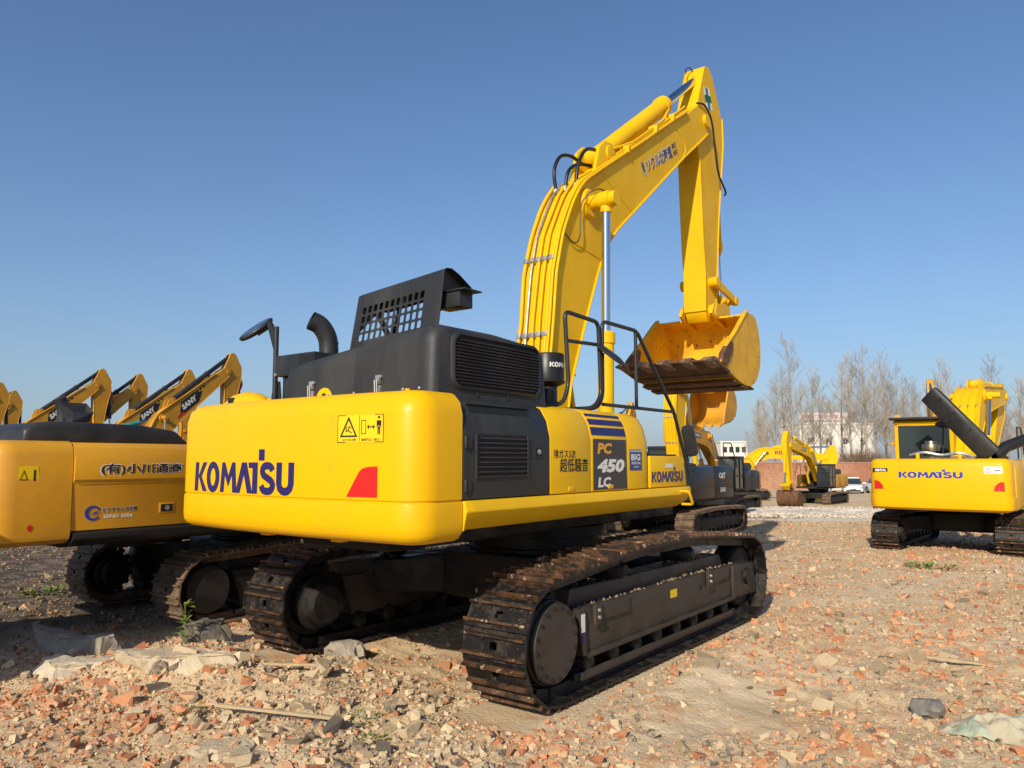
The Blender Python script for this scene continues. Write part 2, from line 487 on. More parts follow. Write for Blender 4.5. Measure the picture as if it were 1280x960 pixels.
def crawler(root, xc, hl, rz, r, w, side, shoes, crown=0.13, mats=None, pieces=True, mainone=False):
    mshoe, mgrou, mframe, mund = mats or (M['shoe'], M['grou'], M['frm'], M['undr'])
    at, L = track_path(hl, rz, r, crown)
    s = side
    xo, xi = xc + s * 0.20, xc - s * 0.16
    b = MB()
    top = rz + 0.20
    poly = [(-hl + 0.38, top), (hl - 0.42, top - 0.02), (hl + 0.26, top - 0.06), (hl + 0.36, rz - 0.24), (hl - 0.45, rz - 0.21), (-hl + 0.52, rz - 0.22)]
    b.prism(poly, min(xi, xo), max(xi, xo))
    b.prism([(-hl + 0.45, top + 0.14), (hl - 0.6, top + 0.12), (hl - 0.5, top - 0.03), (-hl + 0.40, top - 0.01)], xc - 0.13, xc + 0.10)
    b.box(xc - 0.1 + s * 0.12, xc + 0.1 + s * 0.12, -hl + 0.45, hl - 0.5, rz - 0.40, rz - 0.33)
    tr = b.o("track", mframe, root, bev=0.014)
    if mainone:
        # stiffening lip, bolted covers and roller guard on the outer face
        c = MB()
        X = lambda a: xo + s * a
        c.prism([(-hl + 0.53, rz - 0.225), (hl - 0.46, rz - 0.215), (hl - 0.46, rz - 0.175), (-hl + 0.52, rz - 0.185)], min(X(0), X(.035)), max(X(0), X(.035)))
        c.prism([(-hl + 0.37, top), (-hl + 0.47, top), (-hl + 0.52, rz - 0.2), (-hl + 0.45, rz - 0.2)], min(X(0), X(.03)), max(X(0), X(.03)))
        c.prism([(hl - 0.5, top - .03), (hl - 0.42, top - .03), (hl - 0.42, rz - 0.19), (hl - 0.5, rz - 0.19)], min(X(0), X(.028)), max(X(0), X(.028)))
        c.o("stiffener", mframe, tr, bev=0.006)
        for y0, y1 in ((-hl + 0.66, -hl + 1.28), (hl - 1.25, hl - 0.62)):
            c = MB()
            c.box(min(X(0), X(.025)), max(X(0), X(.025)), y0, y1, top - 0.15, top - 0.005)
            c.box(min(X(.025), X(.05)), max(X(.025), X(.05)), y0 - 0.03, y0 + 0.07, top - 0.17, top + 0.01)
            c.o("cover_plate", mframe, tr, bev=0.006)
            for k in range(2):
                c = MB()
                c.lathe((X(.05), y0 + 0.02, top - 0.05 - k * 0.06), (X(.1), y0 + 0.02, top - 0.05 - k * 0.06), [(0, .018), (.014, .018), (.018, .012)], 8)
                c.o("bolt", M['zinc'], tr)
        c = MB()
        c.box(min(X(-.06), X(.0)), max(X(-.06), X(.0)), -hl + 0.36, hl - 0.4, rz - 0.385, rz - 0.33)
        c.o("roller_guard", mund, tr, bev=0.006)
        for y, z, a in ((0.78, rz + .04, .03), (hl - .15, rz + .06, .026)):
            c = MB()
            c.lathe((X(.0005), y, z), (X(.004), y, z), [(0, a), (.003, a)], 16)
            c.o("inspection_hole", M['blk2'], tr)
        c = MB()
        c.box(min(X(.001), X(.003)), max(X(.001), X(.003)), 0.02, 0.17, rz + .03, rz + .11)
        c.o("warning_sticker", M['lemon'], tr)
        c = MB()
        c.box(min(X(.031), X(.033)), max(X(.031), X(.033)), -hl + .42, -hl + .48, rz + .0, rz + .15)
        c.o("sticker", M['white'], tr)
        c = MB()
        c.box(min(X(.031), X(.033)), max(X(.031), X(.033)), -hl + .44, -hl + .49, rz - .09, rz - .01)
        c.o("sticker", M['navy'], tr)
    # final drive, sprocket, idler, rollers
    b = MB()
    wheel(b, xc - 0.14, xc + 0.14, -hl, rz, r - 0.13)
    for k in range(18):
        a = 2 * math.pi * k / 18
        c_ = Matrix.Translation((xc, -hl, rz)) @ Matrix.Rotation(a, 4, 'X')
        b.box(-0.05, 0.05, -0.035, 0.035, r - 0.18, r - 0.06, c_)
    b.o("sprocket", mund, tr)
    b = MB()
    xe = xc + s * 0.27
    b.lathe((xc, -hl, rz), (xe, -hl, rz), [(0, 0.33), (0.20, 0.33), (0.215, 0.315), (0.25, 0.315), (0.27, 0.302)], 40)
    fd = b.o("final_drive", mframe, tr, sm=30)
    if mainone:
        for k in range(16):
            a = 2 * math.pi * (k + .3) / 16
            c = MB()
            y, z = -hl + 0.272 * math.cos(a), rz + 0.272 * math.sin(a)
            c.lathe((xe - s * .002, y, z), (xe + s * 0.1, y, z), [(0, .017), (.012, .017), (.014, .011)], 8)
            c.o("bolt", M['undr'], tr)
    b = MB()
    b.lathe((xc, -hl, rz), (xc - s * 0.42, -hl, rz), [(0, 0.27), (0.24, 0.27), (0.26, 0.22), (0.36, 0.22), (0.40, 0.18)], 32)
    b.o("drive_motor", mund, tr, sm=30)
    b = MB()
    wheel(b, xc - 0.15, xc + 0.15, hl, rz - 0.01, r - 0.12)
    b.cyl((xc - 0.24, hl, rz), (xc + 0.24, hl, rz), 0.10)
    b.o("idler", mund, tr)
    nr = 8
    for k in range(nr):
        y = -hl + 0.62 + (2 * hl - 1.3) * k / (nr - 1)
        b = MB()
        b.lathe((xc - 0.2, y, 0.245), (xc + 0.2, y, 0.245), [(0, .06), (.02, .09), (.06, .10), (.1, .085), (.3, .085), (.34, .10), (.38, .09), (.4, .06)], 14)
        b.o("track_roller", mund, tr)
    for y in (-hl * 0.42, hl * 0.28):
        b = MB()
        b.lathe((xc - 0.18, y, rz + r + crown * .85 - 0.20), (xc + 0.2, y, rz + r + crown * .85 - 0.20), [(0, .05), (.03, .085), (.33, .085), (.36, .06), (.38, .05)], 14)
        b.box(xc - 0.05, xc + 0.05, y - 0.06, y + 0.06, top, rz + r + crown * .85 - 0.24)
        b.o("carrier_roller", mund, tr)
    # shoes
    N = shoes
    me = shoe_mesh(w, L / N, "track_shoe", mshoe, mgrou) if pieces else None
    jb = MB()
    for k in range(N):
        s0 = L * (k + 0.35) / N
        p, q = at(s0 - L / N / 2), at(s0 + L / N / 2)
        c_ = (p + q) / 2
        t = (q - p).normalized()
        nrm = Vector((-t.y, t.x))          # path runs bottom rear -> up -> forward: outward normal
        if (c_ - Vector((max(-hl, min(hl, c_.x)), rz))).dot(nrm) < 0: nrm = -nrm
        mt = Matrix(((1, 0, 0, xc), (0, t.x, nrm.x, c_.x), (0, t.y, nrm.y, c_.y), (0, 0, 0, 1)))
        if mt.determinant() < 0:
            mt = Matrix(((-1, 0, 0, xc), (0, t.x, nrm.x, c_.x), (0, t.y, nrm.y, c_.y), (0, 0, 0, 1)))
        if pieces:
            link("track_shoe", me, tr, mt)
        else:
            h = L / N / 2 - 0.006
            jb.k = 0
            jb.box(-w / 2, w / 2, -h, h, -0.1, 0, mt)
            jb.k = 1
            jb.box(-w / 2, w / 2, -h, -h + 0.03, 0, 0.036, mt)
            jb.box(-w / 2, w / 2, h - 0.03, h, 0, 0.036, mt)
    if not pieces:
        jb.o("shoe_belt", [mshoe, mgrou], tr, sm=0)
    return tr

def undercarriage(root, gauge, hl, rz, r, w, shoes, crown=.13, mats=None, pieces=True, mainone=False):
    mund = (mats or (0, 0, 0, M['undr']))[3]
    for s in (1, -1):
        crawler(root, s * gauge / 2, hl, rz, r, w, s, shoes, crown, mats, pieces, mainone)
    b = MB()
    b.prism(rrect(-.78, .78, -.95, .95, .3), 0.50, 0.98, ax=2)
    for sx in (1, -1):
        for sy in (1, -1):
            x0, x1 = sx * 0.6, sx * (gauge / 2 - .08)
            b.add([(x0, sy * .25, .52), (x0, sy * .85, .52), (x0, sy * .85, .92), (x0, sy * .25, .95), (x1, sy * .75, .50), (x1, sy * 1.35, .50), (x1, sy * 1.35, .84), (x1, sy * .75, .86)],
                  [(0, 1, 2, 3), (4, 5, 6, 7), (0, 1, 5, 4), (1, 2, 6, 5), (2, 3, 7, 6), (3, 0, 4, 7)])
    fr = b.o("centre_frame", mund, root, bev=0.02)
    b = MB()
    b.lathe((0, 0, .95), (0, 0, 1.5), [(0, .80), (.06, .80), (.07, .74), (.18, .74), (.19, .78), (.30, .78)], 40)
    b.o("swing_bearing", mund, root, sm=30)
    return fr

# reference pose of the working equipment, (y, z)
BF = (-0.05, 2.10)                     # boom foot
BL = [(.22, 1.98), (.31, 2.58), (.37, 2.87), (.55, 3.30), (.75, 3.75), (1.04, 4.37), (1.17, 4.61), (1.34, 4.84), (1.56, 5.06), (2.20, 5.56), (2.99, 6.18), (3.81, 6.82), (4.40, 7.25), (4.80, 7.55)]
BU = [(4.92, 7.78), (4.80, 7.98), (4.50, 7.98), (4.20, 7.80), (3.94, 7.60), (3.03, 7.00), (2.23, 6.46), (1.30, 5.85), (.72, 5.46), (.57, 5.30), (.42, 5.08), (.22, 4.69), (.07, 4.18), (.0, 3.59), (-.05, 3.26), (-.12, 2.83), (-.24, 2.4), (-.26, 1.98)]
AP = (4.70, 7.76)                      # arm pivot
AR = [(4.86, 8.84), (5.05, 8.90), (5.20, 8.80), (5.59, 8.14), (5.60, 7.64), (5.50, 7.16), (5.31, 6.24), (5.16, 5.20), (5.08, 4.62), (4.95, 4.32), (4.74, 4.28), (4.64, 4.45), (4.66, 5.1), (4.60, 5.65), (4.54, 7.05), (4.44, 7.45), (4.42, 7.80), (4.60, 8.25)]
BP = (4.86, 4.46)                      # bucket pin
BW, AW = 0.24, 0.185                   # half widths

def rot2(p, c, a):
    ca, sa = math.cos(a), math.sin(a)
    y, z = p[0] - c[0], p[1] - c[1]
    return (c[0] + y * ca - z * sa, c[1] + y * sa + z * ca)

def strip(b, pts, x0, x1, th):
    """plate of thickness th following a polyline in y-z"""
    n = len(pts)
    V = [Vector(p) for p in pts]
    nr = []
    for i in range(n):
        t = (V[min(i + 1, n - 1)] - V[max(i - 1, 0)]).normalized()
        nr.append(Vector((-t.y, t.x)))
    ring = []
    for i in range(n):
        a, c = V[i], V[i] - nr[i] * th
        ring.append([(x0, a.x, a.y), (x1, a.x, a.y), (x1, c.x, c.y), (x0, c.x, c.y)])
    b.loft(ring)

def ram(root, p0, p1, frac, r, rr, mb, mr, name, eye=0.05, xw=0.06):
    """hydraulic cylinder: barrel from p0, rod to p1"""
    p0, p1 = Vector(p0), Vector(p1)
    L = (p1 - p0).length
    lb = L * frac
    b = MB()
    b.lathe(p0, p1, [(0.0, r * .6), (0.03, r), (lb - .16, r), (lb - .15, r * 1.16), (lb - .02, r * 1.16), (lb, r * .95)], 20)
    b.cyl(p0 - Vector((xw, 0, 0)), p0 + Vector((xw, 0, 0)), r * .95, n=18)
    c = b.o(name, mb, root, sm=30)
    b = MB()
    t = (p1 - p0).normalized()
    b.cyl(p0 + t * lb * .9, p1, rr, n=18)
    b.o("piston_rod", mr, c, sm=30)
    b = MB()
    b.lathe(p1 - t * (eye * 2.2), p1, [(0, rr * 1.25), (eye * 2.2, rr * 1.35)], 16)
    b.cyl(p1 - Vector((xw, 0, 0)), p1 + Vector((xw, 0, 0)), eye * 1.5, n=18)
    b.o("rod_eye", mb, c, sm=30)
    return c

def front_gear(root, mb, ma, mbk, ab=0.0, aa=0.0, ak=0.0, mcyl=None, macyl=None, mtooth=None, mlip=None, pipes=5, cylbase=(0.72, 1.75), bw=0.8, bucket=True, mrod=None, BW=BW, fat=0.0):
    """boom, arm, bucket, rams; ab/aa/ak rotate boom, arm, bucket from the reference pose"""
    mcyl = mcyl or mb
    macyl = macyl or mcyl
    Tb = lambda p: rot2(p, BF, ab)
    apiv = Tb(AP)
    Ta = lambda p: rot2(Tb(p), apiv, aa)
    kpiv = Ta(BP)
    Tk = lambda p: rot2(Ta(p), kpiv, ak)
    X3 = lambda p, x: (x, p[0], p[1])
    # boom
    nb = len(BL)
    low, up = [Tb((p[0] + fat * .7 * math.sin(math.pi * i / (nb - 1)), p[1] - fat * .6 * math.sin(math.pi * i / (nb - 1)))) for i, p in enumerate(BL)], [Tb(p) for p in BU]
    b = MB()
    b.prism(low + up, -BW, BW)
    strip(b, low[::-1], -BW - .022, BW + .022, 0.028)
    strip(b, up[4:-1][::-1], -BW - .014, BW + .014, -0.022)
    boom = b.o("boom", mb, root, bev=0.008, seg=1)
    # boom weld seams, pivot bosses
    b = MB()
    pc = Tb((.80, 5.22))
    b.lathe(X3(pc, -BW - .06), X3(pc, BW + .06), [(0, .17), (.05, .20), (2 * BW + .07, .20), (2 * BW + .12, .17)], 24)
    b.cyl(X3(pc, -BW - .19), X3(pc, BW + .42), .095, n=20)
    b.o("pivot_boss", mb, boom, sm=30)
    b = MB()
    pp = Tb(AP)
    b.cyl(X3(pp, -BW - .05), X3(pp, BW + .05), .11, n=20)
    b.o("arm_pin", mb, boom, sm=30)
    # arm-ram bracket on the boom
    q0 = Tb((1.46, 6.12))
    for x in (-.17, .17):
        b = MB()
        b.prism([Tb(p) for p in ((1.02, 5.62), (1.18, 6.12), (1.34, 6.26), (1.52, 6.28), (1.62, 6.18), (1.72, 6.08))], x - .025, x + .025)
        b.cyl(X3(q0, x - .05), X3(q0, x + .05), .11, n=18)
        b.o("ram_bracket", mb, boom, bev=0.006)
    # arm
    b = MB()
    ar = [Ta(p) for p in AR]
    b.prism(ar, -AW, AW)
    strip(b, [Ta(p) for p in AR[3:9]], -AW - .018, AW + .018, -0.022)
    strip(b, [Ta(p) for p in AR[11:15]], -AW - .018, AW + .018, -0.022)
    arm = b.o("arm", ma, root, bev=0.008, seg=1)
    b = MB()
    for p, rr, w in ((BP, .13, .12), ((4.86, 4.97), .085, .12)):
        pz = Ta(p)
        b.cyl(X3(pz, -AW - w), X3(pz, AW + w), rr, n=20)
    b.o("pivot_boss", ma, arm, sm=30)
    # three weld ribs on the rear face
    b = MB()
    for x in (-.09, 0, .09):
        strip(b, [Ta(p) for p in ((4.64, 4.75), (4.66, 5.1), (4.60, 5.65), (4.575, 6.3))], x - .012, x + .012, 0.016)
    b.o("wear_rib", ma, arm)
    # bucket
    if bucket:
        sh = [(3.62, 3.42), (3.95, 3.33), (4.35, 3.22), (4.72, 3.16), (5.02, 3.20), (5.26, 3.36), (5.40, 3.62), (5.41, 3.92), (5.32, 4.20), (5.18, 4.36), (4.90, 4.38)]
        shd = [(p.x, p.y) for p in smooth_path([(a, c, 0) for a, c in sh], 3)]
        b = MB()
        strip(b, [Tk(p) for p in shd], -bw, bw, -0.035)
        bk = b.o("bucket", [mbk], root, bev=0.006, seg=1)
        for x in (-bw, bw):
            c = MB()
            edge = [(4.86, 4.40), (4.70, 4.30), (4.32, 4.00), (3.98, 3.76), (3.74, 3.56)]
            c.prism([Tk(p) for p in shd + edge], x - .018, x + .018)
            c.o("side_plate", mbk, bk, bev=0.005, seg=1)
            c = MB()
            strip(c, [Tk(p) for p in edge], x - .035, x + .035, 0.03)
            c.o("side_cutter", mbk, bk, bev=0.006, seg=1)
        for x in (-bw, bw):
            c = MB()
            c.prism([Tk(p) for p in ((3.66, 3.44), (3.70, 3.58), (4.02, 3.82), (4.14, 3.78), (4.08, 3.62), (3.86, 3.40))], x - .039, x + .039)
            c.o("lip_corner", mlip or mbk, bk, bev=0.006, seg=1)
        c = MB()
        c.prism([Tk(p) for p in ((3.46, 3.475), (3.66, 3.445), (4.02, 3.34), (4.0, 3.285), (3.62, 3.385), (3.44, 3.45))], -bw - .02, bw + .02)
        c.o("cutting_edge", mlip or mbk, bk, bev=0.008, seg=1)
        c = MB()
        for j, (y, z) in enumerate(((4.05, 3.285), (4.35, 3.19), (4.66, 3.135), (4.96, 3.15))):
            c.prism([Tk(p) for p in ((y - .11, z + .03), (y + .11, z), (y + .11, z - .035), (y - .11, z - .005))], -bw - .012 + j * .002, bw + .012 - j * .002)
        c.o("wear_bar", mlip or mbk, bk, bev=0.006, seg=1)
        for k in range(5):
            x = -bw + .09 + (2 * bw - .18) * k / 4
            c = MB()
            rings = []
            for (y, z, hw, hh) in ((3.72, 3.425, .085, .065), (3.50, 3.455, .08, .06), (3.38, 3.455, .062, .045), (3.22, 3.43, .05, .012)):
                P = [Tk((y, z + hh)), Tk((y - .005, z - hh))]
                rings.append([X3(P[0], x - hw), X3(P[0], x + hw), X3(P[1], x + hw), X3(P[1], x - hw)])
            c.loft(rings)
            c.o("tooth", mtooth or mlip or mbk, bk, bev=0.008, seg=1)
        for x in (-.27, .27):
            c = MB()
            c.prism([Tk(p) for p in ((4.62, 4.40), (4.70, 4.55), (4.86, 4.62), (5.02, 4.60), (5.22, 4.66), (5.44, 4.62), (5.46, 4.46), (5.34, 4.20), (4.9, 4.30))], x - .03, x + .03)
            kp = Tk(BP)
            c.cyl(X3(kp, x - .055), X3(kp, x + .055), .13, n=20)
            c.o("hinge_ear", mbk, bk, bev=0.006, seg=1)
    # links and rams
    l0, l1, l2 = Ta((4.86, 4.97)), Ta((5.72, 4.78)), Tk((5.36, 4.52))
    for x in (-.29, .29):
        c = MB()
        v0, v1 = Vector(l0), Vector(l1)
        t = (v1 - v0).normalized(); nn = Vector((-t.y, t.x))
        pl = [(v0 + nn * .075 - t * .06), (v1 + nn * .065 + t * .05), (v1 - nn * .065 + t * .05), (v0 - nn * .075 - t * .06)]
        c.prism([(p.x, p.y) for p in pl], x - .028, x + .028)
        for p, rr in ((l0, .09), (l1, .08)):
            c.cyl(X3(p, x - .045), X3(p, x + .045), rr, n=18)
        c.o("arm_link", ma, arm, bev=0.008, seg=1)
    c = MB()
    c.cyl(X3(l1, -.29), X3(l1, .29), .06, n=16)
    v0, v1 = Vector(l1), Vector(l2)
    t = (v1 - v0).normalized(); nn = Vector((-t.y, t.x))
    pl = [(v0 + nn * .09), (v1 + nn * .08), (v1 - nn * .08), (v0 - nn * .09)]
    c.prism([(p.x, p.y) for p in pl], -.17, .17)
    c.cyl(X3(l2, -.24), X3(l2, .24), .08, n=16)
    c.o("bucket_link", ma, arm, bev=0.008, seg=1)
    k0 = Ta((5.56, 7.25))
    ram(root, X3(k0, 0), X3(l1, 0), .62, .095, .058, macyl, M['chr'], "bucket_cylinder", .06, .08)
    for x in (-.07, .07):
        c = MB()
        c.prism([Ta(p) for p in ((5.50, 7.6), (5.64, 7.42), (5.66, 7.2), (5.56, 7.1), (5.46, 7.12))], x - .03, x + .03)
        c.o("ram_bracket", ma, arm)
    # arm ram
    a1 = Ta((4.98, 8.72))
    d = (Vector(a1) - Vector(q0)).length
    ram(root, X3(q0, 0), X3(a1, 0), .60, .135, .12 if mrod else .072, macyl, mrod or M['chr'], "arm_cylinder", .085, .11)
    # boom rams
    bp = Tb((.80, 5.22))
    for x in (-.37, .50):
        ram(root, (x, cylbase[0], cylbase[1]), X3(bp, x), .515, .098, .056, mcyl, M['chr'], "boom_cylinder", .075, .075)
    # steel pipes on the boom
    off = 0.06
    def offset(pts, d_):
        V = [Vector(p) for p in pts]
        out = []
        for i in range(len(V)):
            t = (V[min(i + 1, len(V) - 1)] - V[max(i - 1, 0)]).normalized()
            out.append((V[i].x + (-t.y) * d_, V[i].y + t.x * d_))
        return out
    bu = [Tb(p) for p in BU][4:-1]
    op = offset(bu, -off)
    if pipes:
        tail = op[4:]
        for k in range(pipes):
            x = -BW + .04 + (2 * BW - .10) * k / max(1, pipes - 1)
            c = MB()
            c.tube(fillet([X3(p, x + .012 * math.sin(3 * i + k)) for i, p in enumerate(tail)], .1, 3), (.024, .015, .022, .019, .023)[k % 5], 8)
            c.o("hydraulic_pipe", M['zinc'] if (k == 1 and pipes == 5) else mb, boom, sm=60)
        for k, x in enumerate((BW - .02, BW + .025)):
            pp_ = [X3(p, x) for p in offset(bu, -off * (.75 if k else 1.0))]
            c = MB()
            c.tube(fillet(pp_, .1, 3), .019, 8)
            c.o("hydraulic_pipe", mb, boom, sm=60)
        for j in (7.65, 9.5):
            i = int(j)
            p = Vector(op[i]).lerp(Vector(op[i + 1]), j - i)
            t = (Vector(op[i + 1]) - Vector(op[i])).normalized()
            for k in range(pipes):
                x = -BW + .04 + (2 * BW - .10) * k / max(1, pipes - 1)
                c = MB()
                mt = Matrix.Translation((x, p.x, p.y)) @ Matrix.Rotation(math.atan2(t.y, t.x), 4, 'X')
                c.box(-.032, .032, -.03, .03, -.032, .032, mt)
                c.o("pipe_clamp", M['zinc'], boom, bev=0.006)
    return dict(Tb=Tb, Ta=Ta, Tk=Tk, boom=boom, arm=arm, q0=q0)

def cw_outline(hx, yf, ye, bulge, r, d):
    """plan outline of a counterweight, inset by d"""
    out = [(hx - d, yf)]
    yc = ye + bulge * ((hx - r) / hx) ** 2
    out += [(hx - r + (r - d) * math.cos(R(-a)), yc + r + (r - d) * math.sin(R(-a))) for a in (0, 12, 24, 36, 48, 60, 72, 84)]
    xs = [(hx - r) * (1 - 2 * i / 16) for i in range(17)]
    out += [(x, ye + bulge * (x / hx) ** 2 + d) for x in xs]
    out += [(-hx + r + (r - d) * math.cos(R(180 + a)), yc + r + (r - d) * math.sin(R(180 + a))) for a in (6, 18, 30, 42, 54, 66, 78, 90)][::-1]
    out += [(-hx + d, yf)]
    return out

def counterweight(root, m, levels, hx=1.5, yf=-3.08, ye=-3.64, bulge=.10, r=.27, name="counterweight"):
    b = MB()
    b.loft([[(x, y, z) for x, y in cw_outline(hx, yf, ye, bulge, r, d)] for z, d in levels])
    return b.o(name, m, root, sm=32)

def cab(root, x0, x1, y0, y1, z0, z1, mframe, mglass, mroof, guard=False):
    """operator's cab: corner posts, sills, roof, glass panes, seat inside"""
    b = MB()
    zb = z0 + (z1 - z0) * .42
    pw = .09
    f = [(y0, z0), (y1, z0), (y1 + .02, zb), (y1 - .22, z1 - .08), (y0, z1 - .08)]
    for x in (x0, x1 - pw):
        for (a, c) in ((0, 1), (1, 2), (2, 3), (3, 4), (4, 0)):
            p, q = Vector(f[a]), Vector(f[c])
            t = (q - p).normalized(); n = Vector((-t.y, t.x)) * pw
            b.prism([tuple(p), tuple(q), tuple(q + n), tuple(p + n)], x, x + pw)
    ym = y0 + (y1 - y0) * .45
    for x in (x0, x1 - pw):
        b.box(x + .003, x + pw - .003, ym - .05, ym + .05, z0, z1 - .1)
        b.box(x + .004, x + pw - .004, y0, y1, zb - .05, zb + .02)
    for y, z in ((y0, z0), (y0, z1 - .16), (y1 - .05, z0)):
        b.box(x0 + .02, x1 - .02, y, y + .09, z, z + .1)
    c_ = b.o("cab", mframe, root, bev=.01, seg=1)
    b = MB()
    b.prism([(y0 - .04, z1 - .1), (y1 - .12, z1 - .1), (y1 - .2, z1), (y0 + .02, z1)], x0 - .03, x1 + .03)
    b.o("roof", mroof, c_, bev=.03)
    for x in (x0 + .04, x1 - .05):
        b = MB()
        b.prism([(y0 + .07, z0 + .08), (y1 - .06, z0 + .08), (y1 - .05, zb), (y1 - .27, z1 - .12), (y0 + .07, z1 - .12)], x, x + .008)
        b.o("side_window", mglass, c_, sm=0)
    b = MB()
    b.add([(x0 + .07, y1 - .03, z0 + .08), (x1 - .07, y1 - .03, z0 + .08), (x1 - .07, y1, zb), (x0 + .07, y1, zb), (x1 - .07, y1 - .23, z1 - .12), (x0 + .07, y1 - .23, z1 - .12)], [(0, 1, 2, 3), (3, 2, 4, 5)])
    b.o("windscreen", mglass, c_, sm=0)
    b = MB()
    b.box(x0 + .07, x1 - .07, y0 + .02, y0 + .028, zb - .1, z1 - .17)
    b.o("rear_window", mglass, c_, sm=0)
    b = MB()
    b.box(x0 + .3, x1 - .3, y0 + .35, y0 + .85, z0 + .35, z0 + .5)
    b.box(x0 + .32, x1 - .32, y0 + .25, y0 + .38, z0 + .45, z0 + 1.15)
    b.o("seat", M['seat'], c_, bev=.04)
    if guard:
        for k in range(9):
            z = z0 + .15 + (z1 - z0 - .45) * k / 8
            b = MB()
            yy = y1 + .05 if z < zb else y1 + .05 - .22 * (z - zb) / (z1 - zb)
            b.box(x0 + .02, x1 - .02, yy, yy + .03, z, z + .03)
            b.o("guard_bar", M['blk'], c_)
    return c_
# ---------------------------------------------------------------- the large yellow excavator in the foreground
def main_excavator():
    root = empty("excavator", (0, 0, 0), 0, "large bright yellow excavator with charcoal engine hood, nearest in the foreground", "excavator", "excavators parked on the lot")
    undercarriage(root, 2.89, 2.175, 0.53, 0.494, 0.60, 49, 0.145, pieces=True, mainone=True)
    # revolving frame
    b = MB()
    b.box(-1.0, 1.0, -2.9, 1.5, 1.30, 1.445)
    b.box(-.55, .55, -2.9, 1.2, 1.22, 1.30)
    b.o("revolving_frame", M['undr'], root, bev=.02)
    b = MB()
    b.box(-1.05, 1.09, -3.0, -.55, 1.45, 2.36)
    b.box(-.40, -.30, -.55, .45, 1.45, 2.5)
    b.box(.30, .40, -.55, .45, 1.45, 2.5)
    b.o("machine_deck", M['undr'], root, bev=.02)
    # counterweight
    lev = [(1.375, .13), (1.384, .08), (1.405, .035), (1.445, .006), (1.50, 0), (1.655, 0), (1.664, .003), (1.669, .014), (1.678, .014), (1.686, .004), (2.30, .004), (2.39, .028), (2.432, .066), (2.452, .088), (2.464, .115), (2.468, .15)]
    cw = counterweight(root, M['yel'], lev, hx=1.53, r=.235)
    cw.location.x = -.03
    def inset(z):
        for (z0, d0), (z1, d1) in zip(lev, lev[1:]):
            if z0 <= z <= z1:
                return d0 + (d1 - d0) * (z - z0) / (z1 - z0)
        return 0
    def rear(x, z, off=.003):
        return (x + .03, -3.64 + .10 * ((x + .03) / 1.53) ** 2 + inset(z) - off, z)
    def rfn(x0, x1, z0, z1, off=.003):
        return lambda u, v: rear(x0 + (x1 - x0) * u, z0 + (z1 - z0) * v, off)
    decal("wordmark", cw, slice_polys(WM, 40), M['navy'], rfn(-1.20, .275, 1.70, 1.950))
    # warning sticker
    st = decal("warning_sticker", cw, slice_polys(quadpoly((0, 0), (1, 0), (1, 1), (0, 1)), 8), M['lemon'], rfn(.745, 1.19, 2.095, 2.295, .0028))
    def sub(polys, x0, x1, z0, z1, m=M['ink'], off=.0045, par=None):
        return decal("pictogram", par or st, polys, m, rfn(x0, x1, z0, z1, off))
    rim = [(0, 0), (1, 0), (1, 1), (0, 1), (.012, .025), (.988, .025), (.988, .975), (.012, .975)]
    sub((rim, [(0, 1, 5, 4), (1, 2, 6, 5), (2, 3, 7, 6), (3, 0, 4, 7)]), .745, 1.19, 2.095, 2.295, off=.0040)
    sub(quadpoly((0, 0), (1, 0), (1, 1), (0, 1)), .962, .966, 2.097, 2.293)
    t_o = [(0, 0), (1, 0), (.5, 1)]
    t_i = [(.13, .08), (.87, .08), (.5, .82)]
    sub((t_o + t_i, [(0, 1, 4, 3), (1, 2, 5, 4), (2, 0, 3, 5)]), .77, .945, 2.135, 2.285)
    for pts, w in (([(.35, .25), (.5, .35), (.52, .55)], .05), ([(.52, .5), (.66, .42)], .04), ([(.35, .3), (.38, .5)], .05), ([(.50, .30), (.68, .2)], .05)):
        sub(strokepoly(pts, w), .77, .945, 2.135, 2.285)
    o4 = [(0, 0), (1, 0), (1, 1), (0, 1), (.12, .05), (.88, .05), (.88, .95), (.12, .95)]
    sub((o4, [(0, 1, 5, 4), (1, 2, 6, 5), (2, 3, 7, 6), (3, 0, 4, 7)]), .982, 1.028, 2.155, 2.255)
    sub((strokepoly([(.2, .5), (.8, .5)], .2)[0] + [(0, .5), (.25, .95), (.25, .05), (1, .5), (.75, .95), (.75, .05)], [(0, 1, 3, 2), (4, 5, 6), (7, 8, 9)]), 1.037, 1.112, 2.185, 2.225)
    man = [(.38, 0), (.48, 0), (.49, .45), (.28, .45), (.22, .45), (.18, .45), (.10, .8), (.90, .8), (.82, .45), (.72, .45), (.51, .45), (.52, 0), (.66, 0), (.2, 0)]
    sub(([(.24, 0), (.44, 0), (.48, .46), (.24, .46), (.76, 0), (.56, 0), (.52, .46), (.76, .46), (.06, .42), (.2, .42), (.26, .70), (.06, .80), (.94, .42), (.8, .42), (.74, .70), (.94, .80), (.24, .50), (.76, .50)],
         [(0, 1, 2, 3), (4, 7, 6, 5), (8, 9, 10, 11), (12, 15, 14, 13), (16, 17, 14, 15, 11, 10)]), 1.125, 1.172, 2.15, 2.275)
    hd = [(.5 + .5 * math.cos(R(a)), .5 + .5 * math.sin(R(a))) for a in range(0, 360, 36)]
    sub((hd, [tuple(range(10))]), 1.138, 1.159, 2.262, 2.283)
    for s, x0, x1 in (("はさまれ注意", .80, .93), ("旋回内立入禁止", .985, 1.155)):
        t = text_polys(s, .01)
        sub(t, x0, x1, 2.105, 2.125)
    rp = [(0, 0), (1, 0), (1, 1), (.72, .985), (.52, .93), (.42, .83), (.3, .6)]
